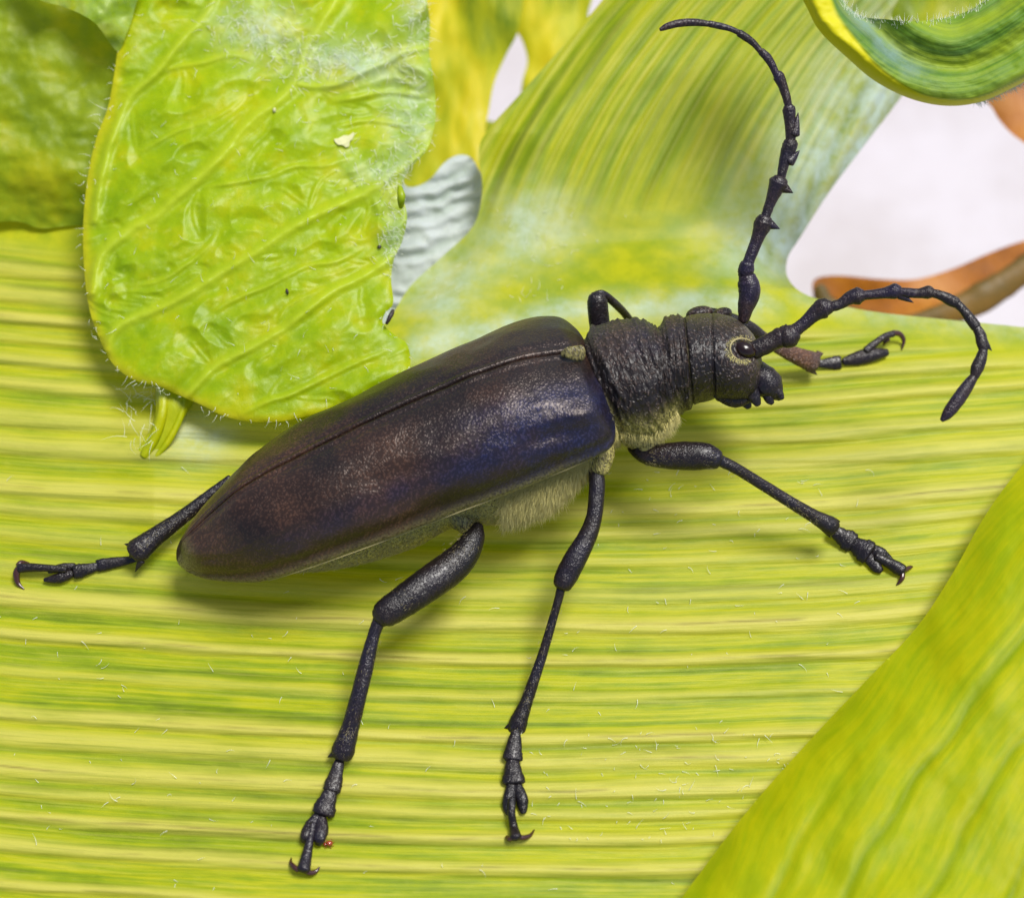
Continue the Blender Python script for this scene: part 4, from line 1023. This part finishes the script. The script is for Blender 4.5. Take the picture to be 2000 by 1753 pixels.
pts = []; dirs = []
INN = catmull(np.array([(1644, -6), (1664, 20), (1690, 34), (1730, 38), (1780, 42), (1840, 36), (1890, 22), (1925, 0), (1960, -28)], float), 40)
for x_, y_ in INN:
    for _ in range(1):
        if rg.random() < 0.45: continue
        px = x_+rg.normal()*4; py = y_+abs(rg.normal())*6
        pts.append(W(px, py, float(z_cl(np.array([px]), np.array([py]))[0]))); dirs.append((rg.normal()*0.35, 1, 0.3+rg.normal()*0.3))
OO = OUT[(OUT[:, 0] > 1900)]
for x_, y_ in catmull(OO, 12):
    pts.append(W(x_, y_-1, 0.4)); dirs.append((0.5+rg.normal()*0.4, -0.6+rg.normal()*0.4, 0.3))
strands('hair', M_whair, pts, dirs, rg.uniform(0.04, 0.19, len(pts)), 0.006, curl_t, W(1850, 150, 1.0), bend=0.5, seed=12)
# loose fibres lying on the striped leaf
pts = []; dirs = []; Ls = []
for _ in range(330):
    px = rg.uniform(0, 1750); py = rg.uniform(900, 1740)
    if rg.random() < 0.4: px = rg.uniform(1000, 1600); py = rg.uniform(1420, 1640)
    if rg.random() < 0.15: px = rg.uniform(1150, 1700); py = rg.uniform(900, 1200)
    pts.append(W(px, py, zl(px, py)+0.03)); dirs.append((rg.normal(), rg.normal(), 0.12)); Ls.append(rg.uniform(0.04, 0.24))
for _ in range(60):
    px, py = rg.choice([1010, 1060, 1100, 850]), rg.uniform(400, 590)
    px += rg.normal()*50
    pts.append(W(px, py, zl(px, py)+0.03)); dirs.append((rg.normal()*0.5+0.3, rg.normal()*0.5+.5, 0.12)); Ls.append(rg.uniform(0.06, 0.24))
lint = strands('lint', M_whair, pts, dirs, np.array(Ls), 0.0055, None, W(900, 1300, zl(900, 1300)), bend=1.0, seg=5, seed=15)
lint['label'] = 'fine pale fibres scattered on the striped leaf'; lint['category'] = 'lint'

# ------------------------------------------------------------------ specks
def bead(name, px, py, z, ax, ay, az, mat, label, cat, rot=0.0):
    mb = MB(); c = W(px, py, z); ellipsoid(mb, c, ax, ay, az, rot, 14, 8)
    o = mb.build(name, mat, None, c); tag(o, label, cat); return o
z_ = zl(641, 1647)
red = thing('red_mite', W(641, 1647, z_)); tag(red, 'tiny glossy red-brown mite beside the foot of the right hind leg', 'mite')
mb = MB(); ellipsoid(mb, W(643, 1646, z_+0.07), 0.065, 0.05, 0.06); ellipsoid(mb, W(635, 1648, z_+0.05), 0.035, 0.03, 0.035); mb.build('body', M_red, red, W(641, 1647, z_))
mb = MB()
for a in (-0.9, -0.3, 0.4, 1.0, 2.2, 2.8, 3.5, 4.1): tube(mb, [W(641, 1647, z_+0.06), W(641+9*cos(a), 1647+9*sin(a), z_+0.06), W(641+13*cos(a), 1647+12*sin(a), z_+0.0)], [0.008, 0.007, 0.004], 5)
mb.build('legs', M_red, red, W(641, 1647, z_))
bead('dark_speck', 741, 482, crk_z1(741, 482)+0.03, 0.045, 0.035, 0.04, M_blk, 'small black dot near the right margin of the crinkled leaf', 'speck')
bead('dark_speck', 561, 569, crk_z1(561, 569)+0.03, 0.028, 0.06, 0.04, M_blk, 'small elongated black fleck in the middle of the crinkled leaf', 'speck', 0.3)
bead('white_speck', 536, 215, crk_z1(536, 215)+0.03, 0.035, 0.05, 0.035, M_scale, 'tiny white grain on the main vein of the crinkled leaf', 'speck')
fx = [(652, 272), (661, 270), (672, 264), (681, 265), (690, 258), (693, 262), (688, 272), (683, 276), (682, 286), (676, 288), (669, 283), (661, 283), (655, 278)]
P = np.array([W(a, b, crk_z1(a, b)+0.05) for a, b in fx]); c = P.mean(0); Pb = P.copy(); Pb[:, 2] -= 0.04
n = len(P); F = [tuple(range(n))[::-1], tuple(range(n, 2*n))]+[(i, (i+1) % n, n+(i+1) % n, n+i) for i in range(n)]
o = mesh_obj('flake', np.vstack([P, Pb]), F, M_scale, None, c, smooth=False); tag(o, 'pale beige flake of skin lying on the crinkled leaf', 'flake')
